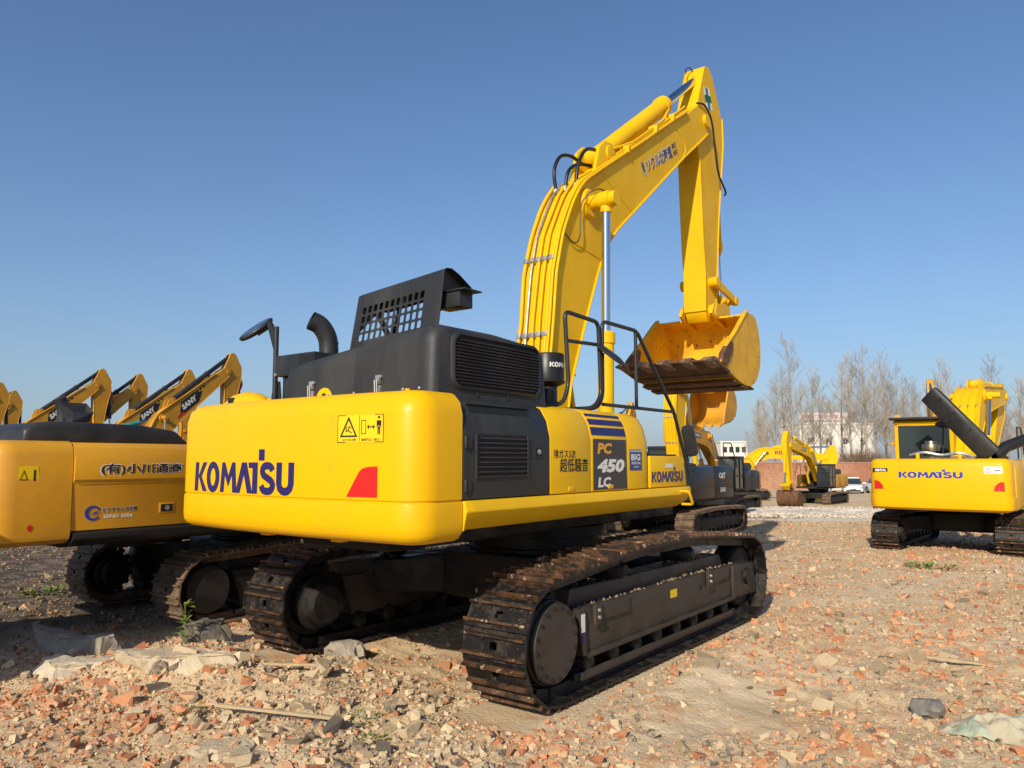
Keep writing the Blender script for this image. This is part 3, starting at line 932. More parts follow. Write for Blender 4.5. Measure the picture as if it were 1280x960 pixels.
    decal("reflector", cw, (rp, [tuple(range(7))]), M['red'], rfn(.845, 1.14, 1.705, 1.925), "red fin shaped reflector")
    # lifting eye and small lugs on the counterweight
    b = MB()
    b.prism(arc(.16, 2.46, .105, 0, 180, 12) + [(.055, 2.42), (.265, 2.42)][::1], -3.25, -3.19, ax=1)
    b.o("lifting_eye", M['yel'], cw, bev=.008)
    b = MB()
    b.lathe((.16, -3.2515, 2.49), (.16, -3.26, 2.49), [(0, .03), (.001, .03)], 16)
    b.o("eye_hole", M['blk2'], cw)
    for x, y in ((1.18, -3.30), (1.34, -3.12), (-.42, -3.36)):
        b = MB()
        b.lathe((x, y, 2.45), (x, y, 2.52), [(0, .035), (.028, .035), (.032, .022), (.045, .022)], 10)
        b.o("lug", M['yel'], cw)
    for x in (-.35, .55):
        b = MB()
        b.box(x - .06, x + .06, -3.42, -3.34, 1.345, 1.38)
        b.o("pad", M['yel'], cw, bev=.008)
    # rear camera cover at the left end
    b = MB()
    rings = []
    for t, w, h in ((-1.10, .075, .02), (-1.09, .10, .05), (-1.0, .12, .105), (-.86, .125, .122), (-.72, .12, .105), (-.62, .10, .068), (-.56, .05, .02)):
        rings.append([(t, -3.28 + w * math.cos(R(a)), 2.462 + h * max(0, math.sin(R(a))) - (.02 if math.sin(R(a)) < 0 else 0)) for a in range(0, 360, 20)])
    b.loft(rings)
    cc = b.o("camera_cover", M['yel'], cw, sm=50)
    b = MB()
    b.box(-.985, -.90, -3.405, -3.38, 2.475, 2.525)
    b.o("camera_lens", M['blk2'], cc, bev=.008)
    # left rear tray and door behind
    b = MB()
    b.box(-1.42, -1.02, -2.98, -2.4, 2.44, 2.52)
    b.box(-1.46, -.98, -3.02, -2.38, 2.52, 2.548)
    b.o("battery_box", M['blk'], root, bev=.01)
    b = MB()
    b.prism([(-1.5, 1.68), (-1.5, 2.2), (-1.44, 2.38), (-1.3, 2.445), (-1.08, 2.445), (-1.08, 1.68)], -3.06, -.15, ax=1)
    b.prism([(-1.2, 1.45), (-1.4, 1.45), (-1.53, 1.6), (-1.53, 1.67), (-1.2, 1.67)], -3.06, 1.6, ax=1)
    b.o("side_panel", M['yelside'], root, bev=.012)
    # skirt along the right side
    b = MB()
    pa = [(1.2, 1.672), (1.515, 1.672), (1.535, 1.60), (1.505, 1.452), (1.2, 1.452)]
    pb = [(1.2, 1.672), (1.515, 1.672), (1.545, 1.59), (1.415, 1.452), (1.2, 1.452)]
    b.loft([[(x, y, z) for x, z in p] for p, y in ((pa, -3.07), (pb, -2.93), (pb, .70), ([(1.2, 1.672), (1.515, 1.672), (1.53, 1.62), (1.47, 1.52), (1.2, 1.50)], .86))])
    sk = b.o("side_skirt", M['yelside'], root, bev=.012)
    b = MB()
    b.tube(fillet([(1.50, .56, 1.625), (1.63, .56, 1.625), (1.63, .66, 1.48), (1.50, .66, 1.48)], .03), .016, 10)
    b.o("grab_handle", M['yel'], sk, sm=60)
    # right side panels
    prof = [(1.12, 1.68), (1.5, 1.68), (1.5, 2.17), (1.465, 2.31), (1.405, 2.405), (1.31, 2.448), (1.12, 2.455)]
    def px(z):
        for (x0, z0), (x1, z1) in zip(prof[1:], prof[2:]):
            if z0 <= z <= z1:
                return x0 + (x1 - x0) * (z - z0) / (z1 - z0)
        return 1.3
    def panel(y0, y1, m, name, front=False):
        b = MB()
        if front:
            mid = lambda f, zf: [(1.12 + (x - 1.12) * f, 1.68 + (z - 1.68) * zf) for x, z in prof]
            b.loft([[(x, y, z) for x, z in p] for p, y in ((prof, y0), (prof, y1 - .14), (mid(.985, .985), y1 - .06), (mid(.94, .94), y1 - .015), (mid(.86, .86), y1))])
        else:
            b.prism(prof, y0, y1, ax=1)
        return b.o(name, m, root, bev=.010, seg=2, ang=30)
    pblk = panel(-3.066, -1.955, M['hood'], "radiator_door")
    py1 = panel(-1.945, -1.285, M['yelside'], "side_panel")
    py2 = panel(-1.275, -.585, M['yelside'], "side_panel")
    py3 = panel(-.583, -.105, M['yelside'], "fuel_tank_panel", True)
    b = MB()
    b.prism([(-.095, 1.68), (.80, 1.68), (.74, 1.96), (.70, 2.0), (.64, 2.012), (-.095, 2.012)], 1.12, 1.5)
    stp = b.o("step_box", M['yelside'], root, bev=.014)
    b = MB()
    b.box(1.10, 1.46, -.08, .62, 2.013, 2.03)
    b.o("tread_plate", M['undr'], stp)
    def sfn(y0, y1, z0, z1, off=.003):
        return lambda u, v: (px(z0 + (z1 - z0) * v) + off, y0 + (y1 - y0) * u, z0 + (z1 - z0) * v)
    # radiator door: louvres, vent slot, latch
    b = MB()
    b.box(1.4995, 1.502, -2.925, -2.285, 1.835, 2.165)
    b.o("louvre_backing", M['blk2'], pblk)
    nsl = 9
    for k in range(nsl):
        z = 1.838 + (2.165 - 1.838) * k / nsl
        c = MB()
        c.prism([(1.502, z), (1.512, z - .002), (1.515, z + .002), (1.503, z + .012)], -2.925, -2.285, ax=1)
        c.o("louvre", M['hood'], pblk, sm=0)
    b = MB()
    b.box(1.5015, 1.515, -2.94, -2.925, 1.83, 2.165)
    b.o("louvre_frame", M['hood'], pblk)
    b = MB()
    b.box(1.5015, 1.515, -2.285, -2.27, 1.83, 2.165)
    b.o("louvre_frame", M['hood'], pblk)
    vs_ = [(0, 0), (1, 0), (.98, 1), (.02, 1)]
    decal("vent_slot", pblk, (vs_, [(0, 1, 2, 3)]), M['blk2'], sfn(-2.955, -2.175, 2.325, 2.385, .0025))
    c = MB()
    c.prism([(px(2.385), 2.385), (px(2.385) + .016, 2.392), (px(2.385) + .012, 2.40), (px(2.4), 2.40)], -2.965, -2.165, ax=1)
    c.o("vent_lip", M['hood'], pblk)
    c = MB()
    c.box(1.4995, 1.506, -2.20, -2.04, 1.985, 2.085)
    la = c.o("latch", M['hood'], pblk, bev=.003)
    c = MB()
    c.box(1.5055, 1.508, -2.165, -2.075, 2.00, 2.07)
    c.o("latch_recess", M['blk2'], la)
    c = MB()
    c.lathe((1.508, -2.12, 2.035), (1.53, -2.12, 2.035), [(0, .022), (.008, .022), (.010, .012)], 12)
    c.o("latch_lock", M['zinc'], la)
    # printed matter on the side
    decal("lettering", py1, text_polys("排ガス3次", .006), M['ink'], sfn(-1.895, -1.545, 1.985, 2.06))
    decal("lettering", py1, text_polys("超低騒音", .008), M['ink'], sfn(-1.80, -1.335, 1.865, 1.985))
    dp = decal("model_decal", py2, (([(0, 0), (1, 0), (.985, .5), (.97, 1), (.0, 1)], [(0, 1, 2, 3, 4)])), M['dgrey'], sfn(-1.245, -.60, 1.69, 2.165, .0025))
    decal("lettering", dp, text_polys("PC", .05, .12), M['gold'], sfn(-1.17, -.90, 2.025, 2.13, .0045))
    decal("lettering", dp, text_polys("450", .055, .18), M['white'], sfn(-1.175, -.655, 1.85, 1.98, .0045))
    decal("lettering", dp, text_polys("LC", .05, .12), M['white'], sfn(-1.165, -.925, 1.715, 1.81, .0045))
    for z0, z1 in ((2.20, 2.275), (2.30, 2.352), (2.378, 2.404)):
        decal("stripe", py2, slice_polys(quadpoly((0, 0), (1, 0), (1, 1), (0, 1)), 2), M['navy'], (lambda z0, z1: lambda u, v: (px(z0 + (z1 - z0) * v) + .004, -1.262 + .66 * u, z0 + (z1 - z0) * v))(z0, z1))
    bs = decal("rental_sticker", py3, quadpoly((0, 0), (1, 0), (1, 1), (0, 1)), M['blue'], sfn(-.545, -.285, 1.865, 2.075, .0025))
    bs.data.materials[0] = mat("sticker_blue", (0.03, 0.06, 0.22), None, rough=.45)
    decal("lettering", bs, text_polys("BIG", .035), M['white'], sfn(-.515, -.32, 1.965, 2.03, .0045))
    decal("lettering", bs, text_polys("RENTAL", .02), M['white'], sfn(-.505, -.31, 1.925, 1.952, .0045))
    decal("lettering", bs, text_polys("BIG-RENTAL", .02), M['white'], sfn(-.46, -.36, 1.893, 1.91, .0045))
    for k in range(6):
        decal("sticker_tab", bs, quadpoly((0, 0), (1, 0), (.5, 1)), M['white'], sfn(-.535 + .042 * k, -.50 + .042 * k, 2.05, 2.075, .0045))
    decal("wordmark", stp, slice_polys(WM, 1), M['navy'], plane_fn((1.5035, -.07, 1.735), (0, .765, 0), (0, 0, .112)))
    decal("sticker", stp, quadpoly((0, 0), (1, 0), (1, 1), (0, 1)), M['white'], plane_fn((1.503, .25, 1.885), (0, .19, 0), (0, 0, .045)))
    # engine hood
    b = MB()
    def hring(x, d):
        zt = 2.80 + .115 * (x + .42) - d * .6
        r_ = .12
        pts = [(-3.25 + d * .7, 2.40), (-3.235 + d * .7, zt - r_ * 1.3)]
        pts += [(-3.235 + d * .7 + r_ - r_ * math.cos(R(a)), zt - r_ * 1.3 + r_ * 1.3 * math.sin(R(a))) for a in (22, 45, 68, 90)]
        pts += [(-2.5, zt + .005), (-1.88 - d * .6, zt - .03), (-1.80 - d * .6, zt - .09), (-1.74 - d * .6, 2.40)]
        return [(x, y, z) for y, z in pts]
    xs = [(-.45, .10), (-.43, .04), (-.38, 0), (.46, 0), (.475, .008), (.485, .008), (.50, 0), (1.24, 0), (1.29, .012), (1.33, .04), (1.355, .085)]
    b.loft([hring(x, d) for x, d in xs])
    hd_ = b.o("engine_hood", M['hood'], root, sm=38)
    # side grille
    gy0, gy1, gz0, gz1 = -3.03, -1.92, 2.53, 2.925
    outer = rrect(gy0 - .03, gy1 + .03, gz0 - .03, gz1 + .03, .10)
    inner = rrect(gy0, gy1, gz0, gz1, .085)
    n = len(outer)
    b = MB()
    b.add([(1.356, y, z) for y, z in outer] + [(1.378, y, z) for y, z in inner] + [(1.372, y * 1 + 0, z) for y, z in rrect(gy0 - .018, gy1 + .018, gz0 - .018, gz1 + .018, .095)] + [(1.352, y, z) for y, z in inner],
          [(i, (i + 1) % n, 2 * n + (i + 1) % n, 2 * n + i) for i in range(n)] + [(2 * n + i, 2 * n + (i + 1) % n, n + (i + 1) % n, n + i) for i in range(n)] + [(n + i, n + (i + 1) % n, 3 * n + (i + 1) % n, 3 * n + i) for i in range(n)])
    b.o("grille_frame", M['hood'], hd_, sm=50)
    b = MB()
    b.prism(inner, 1.350, 1.3565)
    b.o("grille_backing", M['blk2'], hd_)
    for k in range(14):
        z = gz0 + .02 + (gz1 - gz0 - .04) * k / 14
        e = .06 if k in (0, 13) else (.02 if k in (1, 12) else 0)
        c = MB()
        c.prism([(1.358, z + .016), (1.374, z), (1.376, z + .004), (1.360, z + .022)], gy0 + e, gy1 - e, ax=1)
        c.o("grille_slat", M['blk'], hd_, sm=0)
    # hood latches
    for x in (-.02, .79):
        c = MB()
        c.box(x - .028, x + .028, -3.272, -3.245, 2.47, 2.545)
        c.box(x - .022, x + .022, -3.276, -3.246, 2.555, 2.60)
        c.box(x - .034, x + .034, -3.265, -3.24, 2.60, 2.625)
        la = c.o("hood_latch", M['zinc'], hd_, bev=.004)
        c = MB()
        c.tube([(x - .012, -3.285, 2.49), (x - .012, -3.29, 2.585)], .006, 6)
        c.tube([(x + .012, -3.285, 2.49), (x + .012, -3.29, 2.585)], .006, 6)
        c.o("latch_wire", M['zinc'], la)
    # raised perforated hood lid
    BLc, BRc, TLc, TRc = Vector((-.535, -2.43, 2.93)), Vector((.60, -2.40, 3.0)), Vector((-.455, -2.38, 3.555)), Vector((.665, -2.37, 3.66))
    nrm = (BRc - BLc).cross(TLc - BLc).normalized()      # towards the rear
    if nrm.y > 0: nrm = -nrm
    def L(u, v, w=0):
        return (BLc * (1 - u) * (1 - v) + BRc * u * (1 - v) + TLc * (1 - u) * v + TRc * u * v) - nrm * w
    b = MB()
    us = [0, .075] + [.075 + (.815 - .075) * k / 11 for k in range(1, 12)] + [.815, 1.0]
    us = sorted(set(round(x, 5) for x in us))
    vsx = [0, .25, .39, .53, .67, .81, 1.0]
    for th in (0, .006):
        for i in range(len(us) - 1):
            for j in range(len(vsx) - 1):
                u0, u1, v0, v1 = us[i], us[i + 1], vsx[j], vsx[j + 1]
                hole = 1 <= i <= 11 and 1 <= j <= 4
                co = [(u0, v0), (u1, v0), (u1, v1), (u0, v1)]
                if not hole:
                    b.add([L(u, v, th) for u, v in co], [(0, 1, 2, 3)])
                else:
                    du, dv = u1 - u0, v1 - v0
                    a0, a1, b0, b1 = u0 + .17 * du, u1 - .17 * du, v0 + .12 * dv, v1 - .12 * dv
                    ku, kv = .12 * du, .12 * dv
                    hl_ = [(a0 + ku, b0), (a1 - ku, b0), (a1, b0 + kv), (a1, b1 - kv), (a1 - ku, b1), (a0 + ku, b1), (a0, b1 - kv), (a0, b0 + kv)]
                    if th == 0:
                        nn = 4 + 8
                        ring = [L(u, v, 0) for u, v in co] + [L(u, v, 0) for u, v in hl_]
                        ring2 = [L(u, v, .006) for u, v in hl_]
                        fs = [(0, 1, 5, 4), (1, 6, 5), (1, 2, 7, 6), (2, 8, 7), (2, 3, 9, 8), (3, 10, 9), (3, 0, 11, 10), (0, 4, 11)]
                        b.add(ring + ring2, fs + [(4 + k, 4 + (k + 1) % 8, 12 + (k + 1) % 8, 12 + k) for k in range(8)])
                    else:
                        ring = [L(u, v, th) for u, v in co] + [L(u, v, th) for u, v in hl_]
                        b.add(ring, [(0, 1, 5, 4), (1, 6, 5), (1, 2, 7, 6), (2, 8, 7), (2, 3, 9, 8), (3, 10, 9), (3, 0, 11, 10), (0, 4, 11)])
    lid = b.o("hood_lid", M['hood'], root, sm=0)
    b = MB()
    # turned-over top lip
    sec = [(0, 0), (.03, .025), (.09, .035), (.20, .01), (.40, -.065)]
    up = (TLc - BLc).normalized()
    for t in (0, .005):
        rows = [[(TLc if e == 0 else TRc) - nrm * w + up * (h - t) for w, h in sec] for e in (0, 1)]
        b.add(rows[0] + rows[1], [(i, i + 1, len(sec) + i + 1, len(sec) + i) for i in range(len(sec) - 1)])
    b.o("lid_lip", M['hood'], lid, sm=60)
    b = MB()
    for u in (.012, .93):
        pts = [L(u, 1, .006) + up * .0, L(u, 1, .09) + up * .03, L(u, 1, .38) - up * .062, L(u, .75, .22), L(u, .45, .07), L(u, .1, .04), L(u, 0.02, .006)]
        q = [p + (BRc - BLc).normalized() * .006 for p in pts]
        k = len(pts)
        b.add(pts + q, [tuple(range(k)), tuple(range(2 * k - 1, k - 1, -1))] + [(i, (i + 1) % k, k + (i + 1) % k, k + i) for i in range(k)])
    b.o("lid_side", M['hood'], lid, sm=0)
    b = MB()
    b.box(.50, .78, -2.30, -2.12, 3.33, 3.47)
    b.box(.48, .86, -2.32, -2.08, 3.47, 3.485)
    b.o("lid_box", M['blk'], lid, bev=.006)
    b = MB()
    b.tube([(-.30, -2.35, 3.52), (-.30, -2.1, 3.15), (-.30, -2.0, 2.85)], .03, 8)
    b.tube([(.12, -2.35, 3.5), (-.2, -2.2, 3.0)], .022, 8)
    b.o("lid_stay", M['blk'], lid)
    # beacon on the hood
    b = MB()
    b.lathe((.93, -2.42, 2.90), (.93, -2.42, 3.1), [(0, .05), (.075, .05), (.08, .052)], 16)
    bc = b.o("beacon_base", M['blk'], root)
    b = MB()
    b.lathe((.93, -2.42, 2.98), (.93, -2.42, 3.1), [(0, .05), (.03, .05), (.055, .038), (.068, .0)], 18)
    b.o("beacon", M['amber'], bc, sm=60)
    # exhaust
    b = MB()
    ex = smooth_path([(-.63, -2.6, 2.45), (-.62, -2.6, 2.9), (-.62, -2.6, 3.06), (-.625, -2.625, 3.16), (-.645, -2.69, 3.25), (-.68, -2.77, 3.29)], 5)
    b.tube(ex, .092, 24, cap=False)
    b.tube(ex[-14:], .083, 24, cap=False)
    e0, e1 = ex[-1], ex[-2]
    exo = b.o("exhaust_pipe", M['blk'], root, sm=60)
    b = MB()
    b.lathe((-.62, -2.6, 3.08), (-.62, -2.6, 3.1), [(0, .095), (.012, .095)], 24)
    b.o("pipe_joint", M['blk'], exo)
    b = MB()
    b.tube([e1 - (e0 - e1) * 2, e1 - (e0 - e1) * 1.9], .084, 24)
    b.o("pipe_inside", M['blk2'], exo)
    # box and wall left of the hood
    b = MB()
    b.box(-.86, -.30, -3.02, -2.6, 2.74, 2.935)
    b.box(-.80, -.32, -2.98, -2.55, 2.40, 2.74)
    bx = b.o("air_box", M['blk'], root, bev=.008)
    b = MB()
    b.box(-.51, -.31, -3.024, -3.019, 2.765, 2.915)
    b.o("air_box_opening", M['blk2'], bx)
    for x, z in ((-.85, 2.757), (-.55, 2.758)):
        b = MB()
        b.lathe((x, -3.02, z), (x, -3.04, z), [(0, .016), (.012, .014)], 10)
        b.o("bolt", M['zinc'], bx)
    # left mirror on its pole
    b = MB()
    b.tube([(-.885, -3.0, 2.44), (-.89, -3.0, 3.22)], .024, 12)
    b.prism([(-.985, 2.44), (-.80, 2.44), (-.84, 2.70), (-.93, 2.70)], -2.985, -2.975, ax=1)
    b.add([(-.885, -3.02, 3.16), (-.885, -3.0, 3.16), (-.885, -3.0, 2.96), (-.885, -3.02, 2.96), (-.985, -3.02, 3.29), (-.985, -3.0, 3.29), (-1.01, -3.0, 3.24), (-1.01, -3.02, 3.24)],
          [(0, 1, 2, 3), (4, 5, 6, 7), (0, 1, 5, 4), (1, 2, 6, 5), (2, 3, 7, 6), (3, 0, 4, 7)])
    mp = b.o("mirror_pole", M['blk'], root)
    az_ = Vector((-.055, -.654, .72)).normalized(); axx = Vector((.51, .60, .58)); axx = (axx - az_ * axx.dot(az_)).normalized(); ayy = az_.cross(axx)
    mt = Matrix.Translation((-1.17, -3.03, 3.22)) @ Matrix(((axx.x, ayy.x, az_.x, 0), (axx.y, ayy.y, az_.y, 0), (axx.z, ayy.z, az_.z, 0), (0, 0, 0, 1)))
    b = MB()
    rg = []
    for z, f in ((-.034, .7), (-.022, .93), (.0, 1.0), (.012, .98), (.02, .86)):
        rg.append([mt @ Vector(( .185 * f * math.cos(R(a)), .10 * f * math.sin(R(a)), z)) for a in range(0, 360, 15)])
    b.loft(rg)
    mi = b.o("mirror", M['blk'], mp, sm=50)
    b = MB()
    b.loft([[mt @ Vector((.155 * math.cos(R(a)), .08 * math.sin(R(a)), z)) for a in range(0, 360, 15)] for z in (.0205, .0225)])
    b.o("mirror_glass", M['mirg'], mi)
    b = MB()
    b.box(-.02, .16, -.03, .03, -.06, -.03, mt)
    b.o("mirror_mount", M['blk'], mi)
    # air cleaner with wordmark
    pc = (1.02, -1.27)
    b = MB()
    b.lathe((*pc, 2.40), (*pc, 3.1), [(0, .09), (.27, .09), (.30, .155), (.315, .168), (.325, .168), (.335, .157), (.575, .16), (.59, .15), (.592, .02)], 36)
    ac = b.o("air_precleaner", M['rub'], root, sm=35)
    def cfn(a0, a1, z0, z1):
        return lambda u, v: (pc[0] + .1625 * math.cos(R(a0 + (a1 - a0) * u)), pc[1] + .1625 * math.sin(R(a0 + (a1 - a0) * u)), z0 + (z1 - z0) * v)
    decal("wordmark", ac, slice_polys(WM, 24), M['white'], cfn(-50, 62, 2.85, 2.895))
    # handrails
    def rail(pts, name="handrail", r=.021, fr=.08):
        c = MB()
        c.tube(fillet(pts, fr, 5), r, 10)
        return c.o(name, M['blk'], root, sm=60)
    X = 1.25
    r1 = rail([(1.10, -1.72, 2.46), (X, -1.36, 2.49), (X, -1.26, 2.68), (X, -1.32, 3.38), (X, -.70, 3.36), (X, -.655, 2.62), (X, -.80, 2.485), (1.10, -1.08, 2.46)])
    c = MB(); c.tube([(X, -1.295, 3.10), (X, -.69, 3.13)], .019, 10); c.o("crossbar", M['blk'], r1)
    r2 = rail([(1.10, -1.0, 2.455), (X, -.72, 2.49), (X, -.625, 2.62), (X, -.62, 3.385), (X, .13, 3.385), (X, 1.05, 2.52), (X, 1.19, 2.24), (X, 1.45, 1.78)])
    c = MB(); c.tube([(X, .10, 3.38), (X, .10, 2.53)], .019, 10); c.tube([(X, -.62, 2.53), (X, 1.04, 2.535)], .019, 10); c.o("crossbar", M['blk'], r2)
    # right mirror
    mt = Matrix.Translation((1.36, -.66, 3.03)) @ Matrix.Rotation(R(38), 4, 'Y') @ Matrix.Rotation(R(-8), 4, 'X')
    b = MB()
    b.loft([[mt @ Vector((.20 * f * math.cos(R(a)), .15 * f * math.sin(R(a)), z)) for a in range(0, 360, 15)] for z, f in ((-.015, .9), (-.005, 1), (.015, .93), (.03, .6))])
    mi = b.o("mirror", M['blk'], root, sm=50)
    b = MB()
    b.loft([[mt @ Vector((.175 * math.cos(R(a)), .13 * math.sin(R(a)), z)) for a in range(0, 360, 15)] for z in (-.0175, -.0155)])
    b.o("mirror_glass", M['mirg'], mi)
    b = MB(); b.tube([(X, -.62, 3.1), (1.28, -.64, 3.08)], .014, 8); b.o("mirror_mount", M['blk'], mi)
    mt = Matrix.Translation((1.30, 1.36, 2.20)) @ Matrix.Rotation(R(24), 4, 'X') @ Matrix.Rotation(R(20), 4, 'Z')
    b = MB()
    b.prism(rrect(-.075, .075, -.19, .19, .05), -.05, .05, ax=1)
    b.v = [tuple(mt @ Vector(p)) for p in b.v]
    b.o("mirror", M['blk'], root, bev=.015)
    # operator's cab on the far side
    cab(root, -1.48, -.48, -.10, 1.72, 1.50, 3.22, M['yel'], M['glass'], M['yel'])
    # boom, arm, bucket
    g = front_gear(root, M['ybm'], M['yarm'], M['ybk'], mtooth=M['tooth'], mlip=M['mud'])
    boom, arm = g['boom'], g['arm']
    # hoses to the arm ram
    for pts, r_ in (([(-.12, .60, 5.42), (-.13, .58, 5.68), (-.12, .70, 5.90), (-.10, .92, 5.98), (-.09, 1.20, 5.96)], .024),
                    ([(.0, .64, 5.45), (.02, .68, 5.66), (.03, .88, 5.82), (.05, 1.2, 5.90)], .024),
                    ([(.12, .70, 5.48), (.13, .76, 5.78), (.13, .95, 6.02), (.12, 1.28, 6.12)], .024)):
        c = MB(); c.tube(smooth_path(pts, 6), r_, 10)
        c.o("hose", M['rub'], boom, sm=60)
        c = MB(); c.lathe(Vector(pts[0]) - Vector((0, .02, .06)), pts[0], [(0, .03), (.05, .034), (.075, .03)], 8)
        c.o("hose_fitting", M['zinc'], boom)
    # pipes beside the arm ram
    for pts in ([(.16, 1.52, 6.20), (.22, 2.1, 6.50), (.22, 3.05, 7.16), (.20, 3.3, 7.42), (.16, 3.42, 7.50)], [(BW - .03, 1.6, 6.15), (BW - .02, 2.25, 6.58), (BW - .02, 3.02, 7.10), (BW - .02, 3.9, 7.72)]):
        c = MB(); c.tube(fillet(pts, .1), .018, 8); c.o("hydraulic_pipe", M['ybm'], boom, sm=60)
    for y, z in ((1.85, 6.30), (2.75, 6.92), (3.35, 7.32)):
        c = MB(); c.box(BW - .09, BW + .05, y - .03, y + .03, z - .06, z + .05); c.o("pipe_clamp", M['ybm'], boom, bev=.006)
    # hose from boom tip down the arm
    c = MB()
    c.tube(smooth_path([(BW, 4.35, 7.95), (BW + .03, 4.62, 8.0), (BW + .05, 4.86, 7.80), (BW + .05, 4.98, 7.35), (BW + .05, 5.10, 6.95), (AW + .1, 5.42, 6.72), (AW + .02, 5.58, 6.70)], 6), .017, 10)
    c.o("hose", M['rub'], arm, sm=60)
    c = MB()
    c.tube(smooth_path([(.05, 5.60, 6.75), (.06, 5.63, 6.4), (.08, 5.62, 5.9), (.10, 5.56, 5.62)], 5), .018, 8)
    c.o("hydraulic_pipe", M['ybm'], arm, sm=60)
    # grease hose on the boom cheek
    c = MB()
    c.tube(smooth_path([(BW + .31, .80, 5.30), (BW + .20, .66, 5.33), (BW + .05, .56, 5.15), (BW + .05, .52, 4.75), (BW + .03, .42, 4.62), (BW + .03, .18, 4.70)], 6), .008, 6)
    c.o("grease_hose", M['rub'], boom, sm=60)
    c = MB(); c.tube(smooth_path([(-.02, 4.86, 8.78), (-.05, 4.76, 8.84), (-.07, 4.66, 8.78), (-.06, 4.62, 8.68)], 5), .010, 6); c.o("grease_hose", M['rub'], arm, sm=60)
    # weld seams on the boom cheeks
    for sx in (1, -1):
        for pts in ([(1.20, 5.72), (1.98, 5.42)], [(.20, 4.66), (1.12, 4.56)], [(3.50, 7.22), (3.78, 7.10), (3.86, 6.95), (3.76, 6.82)]):
            c = MB(); c.tube([(sx * (BW + .001), *p) for p in pts], .008, 6); c.o("weld_seam", M['ybm'], boom, sm=60)
    # print on the boom and the arm
    d = Vector((0, 1.26 * .83, .77 * .83)); h = Vector((0, -.10, .16))
    o = Vector((BW + .004, 2.50, 6.16))
    decal("lettering_edge", boom, text_polys("ソクル北海道", .055), M['white'], plane_fn(o + Vector((.0, -.01, -.008)), d * .83, h * 1.1))
    decal("lettering", boom, text_polys("ソクル北海道", .02), M['navy'], plane_fn(o + Vector((.002, 0, 0)), d * .82, h))
    o2 = o + d * .86
    decal("lettering", boom, text_polys("株式", .02), M['navy'], plane_fn(o2 + h * .56, d * .14, h * .46))
    decal("lettering", boom, text_polys("会社", .02), M['navy'], plane_fn(o2, d * .14, h * .46))
    el = [(.5 + .5 * math.cos(R(a)), .5 + .5 * math.sin(R(a))) for a in range(0, 360, 20)]
    lg = decal("emblem", boom, (el, [tuple(range(18))]), mat("silver_print", (.42, .42, .42), None, rough=.4), plane_fn(o - d * .12 + Vector((0, 0, -.03)), d * .09, h * 1.25))
    decal("emblem_core", lg, (el, [tuple(range(18))]), M['dgrey'], plane_fn(o - d * .108 + h * .3 + Vector((.002, 0, -.03)), d * .05, h * .85))
    # green cross on the arm
    cm = Vector((AW + .003, 4.97, 8.28))
    def cfn2(w, k): return lambda u, v: cm + Vector((k, 0, 0)) + Vector((0, .9, .25)) * (u - .5) * w + Vector((0, -.35, .93)) * (v - .5) * w * 1.2
    cs = decal("safety_sticker", arm, quadpoly((0, 0), (1, 0), (1, 1), (0, 1)), M['white'], cfn2(.32, 0))
    cr = [(.34, .02), (.66, .02), (.66, .34), (.98, .34), (.98, .66), (.66, .66), (.66, .98), (.34, .98), (.34, .66), (.02, .66), (.02, .34), (.34, .34)]
    decal("green_cross", cs, (cr, [tuple(range(12))]), M['green'], cfn2(.32, .002))
    # bolts and hinges on the hood and doors
    for y in (-2.75, -2.35, -1.95):
        c = MB(); c.lathe((1.352, y, 2.475), (1.38, y, 2.475), [(0, .016), (.010, .016), (.013, .010)], 8); c.o("bolt", M['hood'], root)
    for x in (.2, .5, 1.05, 1.22):
        c = MB(); c.lathe((x, -3.249, 2.50), (x, -3.28, 2.50), [(0, .012), (.008, .012), (.010, .008)], 8); c.o("bolt", M['zinc'], root)
    for z in (1.78, 2.10):
        c = MB(); c.box(1.499, 1.512, -3.05, -2.99, z - .04, z + .04); c.tube([(1.512, -3.06, z - .045), (1.512, -3.06, z + .045)], .011, 8); c.o("hinge", M['hood'], pblk, bev=.003)
    for y, p in ((-1.62, py1), (-.93, py2)):
        c = MB(); c.box(1.5, 1.508, y - .05, y + .05, 1.70, 1.735); c.o("door_catch", M['yelside'], p, bev=.004)
    # crumbs of earth lying on the track frames
    rq = random.Random(9)
    for tr in [c for c in root.children if c.name.startswith("track") and not c.name.startswith("track_")]:
        xc = 1.445 if sum(v.co.x for v in tr.data.vertices) > 0 else -1.445
        c = MB()
        for _ in range(420):
            y, x = rq.uniform(-1.75, 1.75), xc + rq.choice((-1, 1)) * rq.uniform(.0, .19)
            z = .73 if abs(x - xc) > .12 else .868 - .006 * (y + 2)
            if abs(x - xc - .0) <= .135 and abs(y) > 1.6: continue
            r_ = rq.uniform(.006, .022)
            P = [(x + r_ * math.cos(a + rq.uniform(-.4, .4)), y + r_ * math.sin(a + rq.uniform(-.4, .4)), z - .004) for a in (0, 1.57, 3.14, 4.71)] + [(x + rq.uniform(-.3, .3) * r_, y + rq.uniform(-.3, .3) * r_, z + r_ * rq.uniform(.5, 1.1))]
            c.add(P, [(0, 1, 4), (1, 2, 4), (2, 3, 4), (3, 0, 4)])
        cr_ = c.o("earth_crumbs", mat("dry_earth", (.17, .12, .08), (.26, .19, .12), 20, .95), tr, sm=0)
        cr_["kind"] = "stuff"
    return root
MAIN = main_excavator()
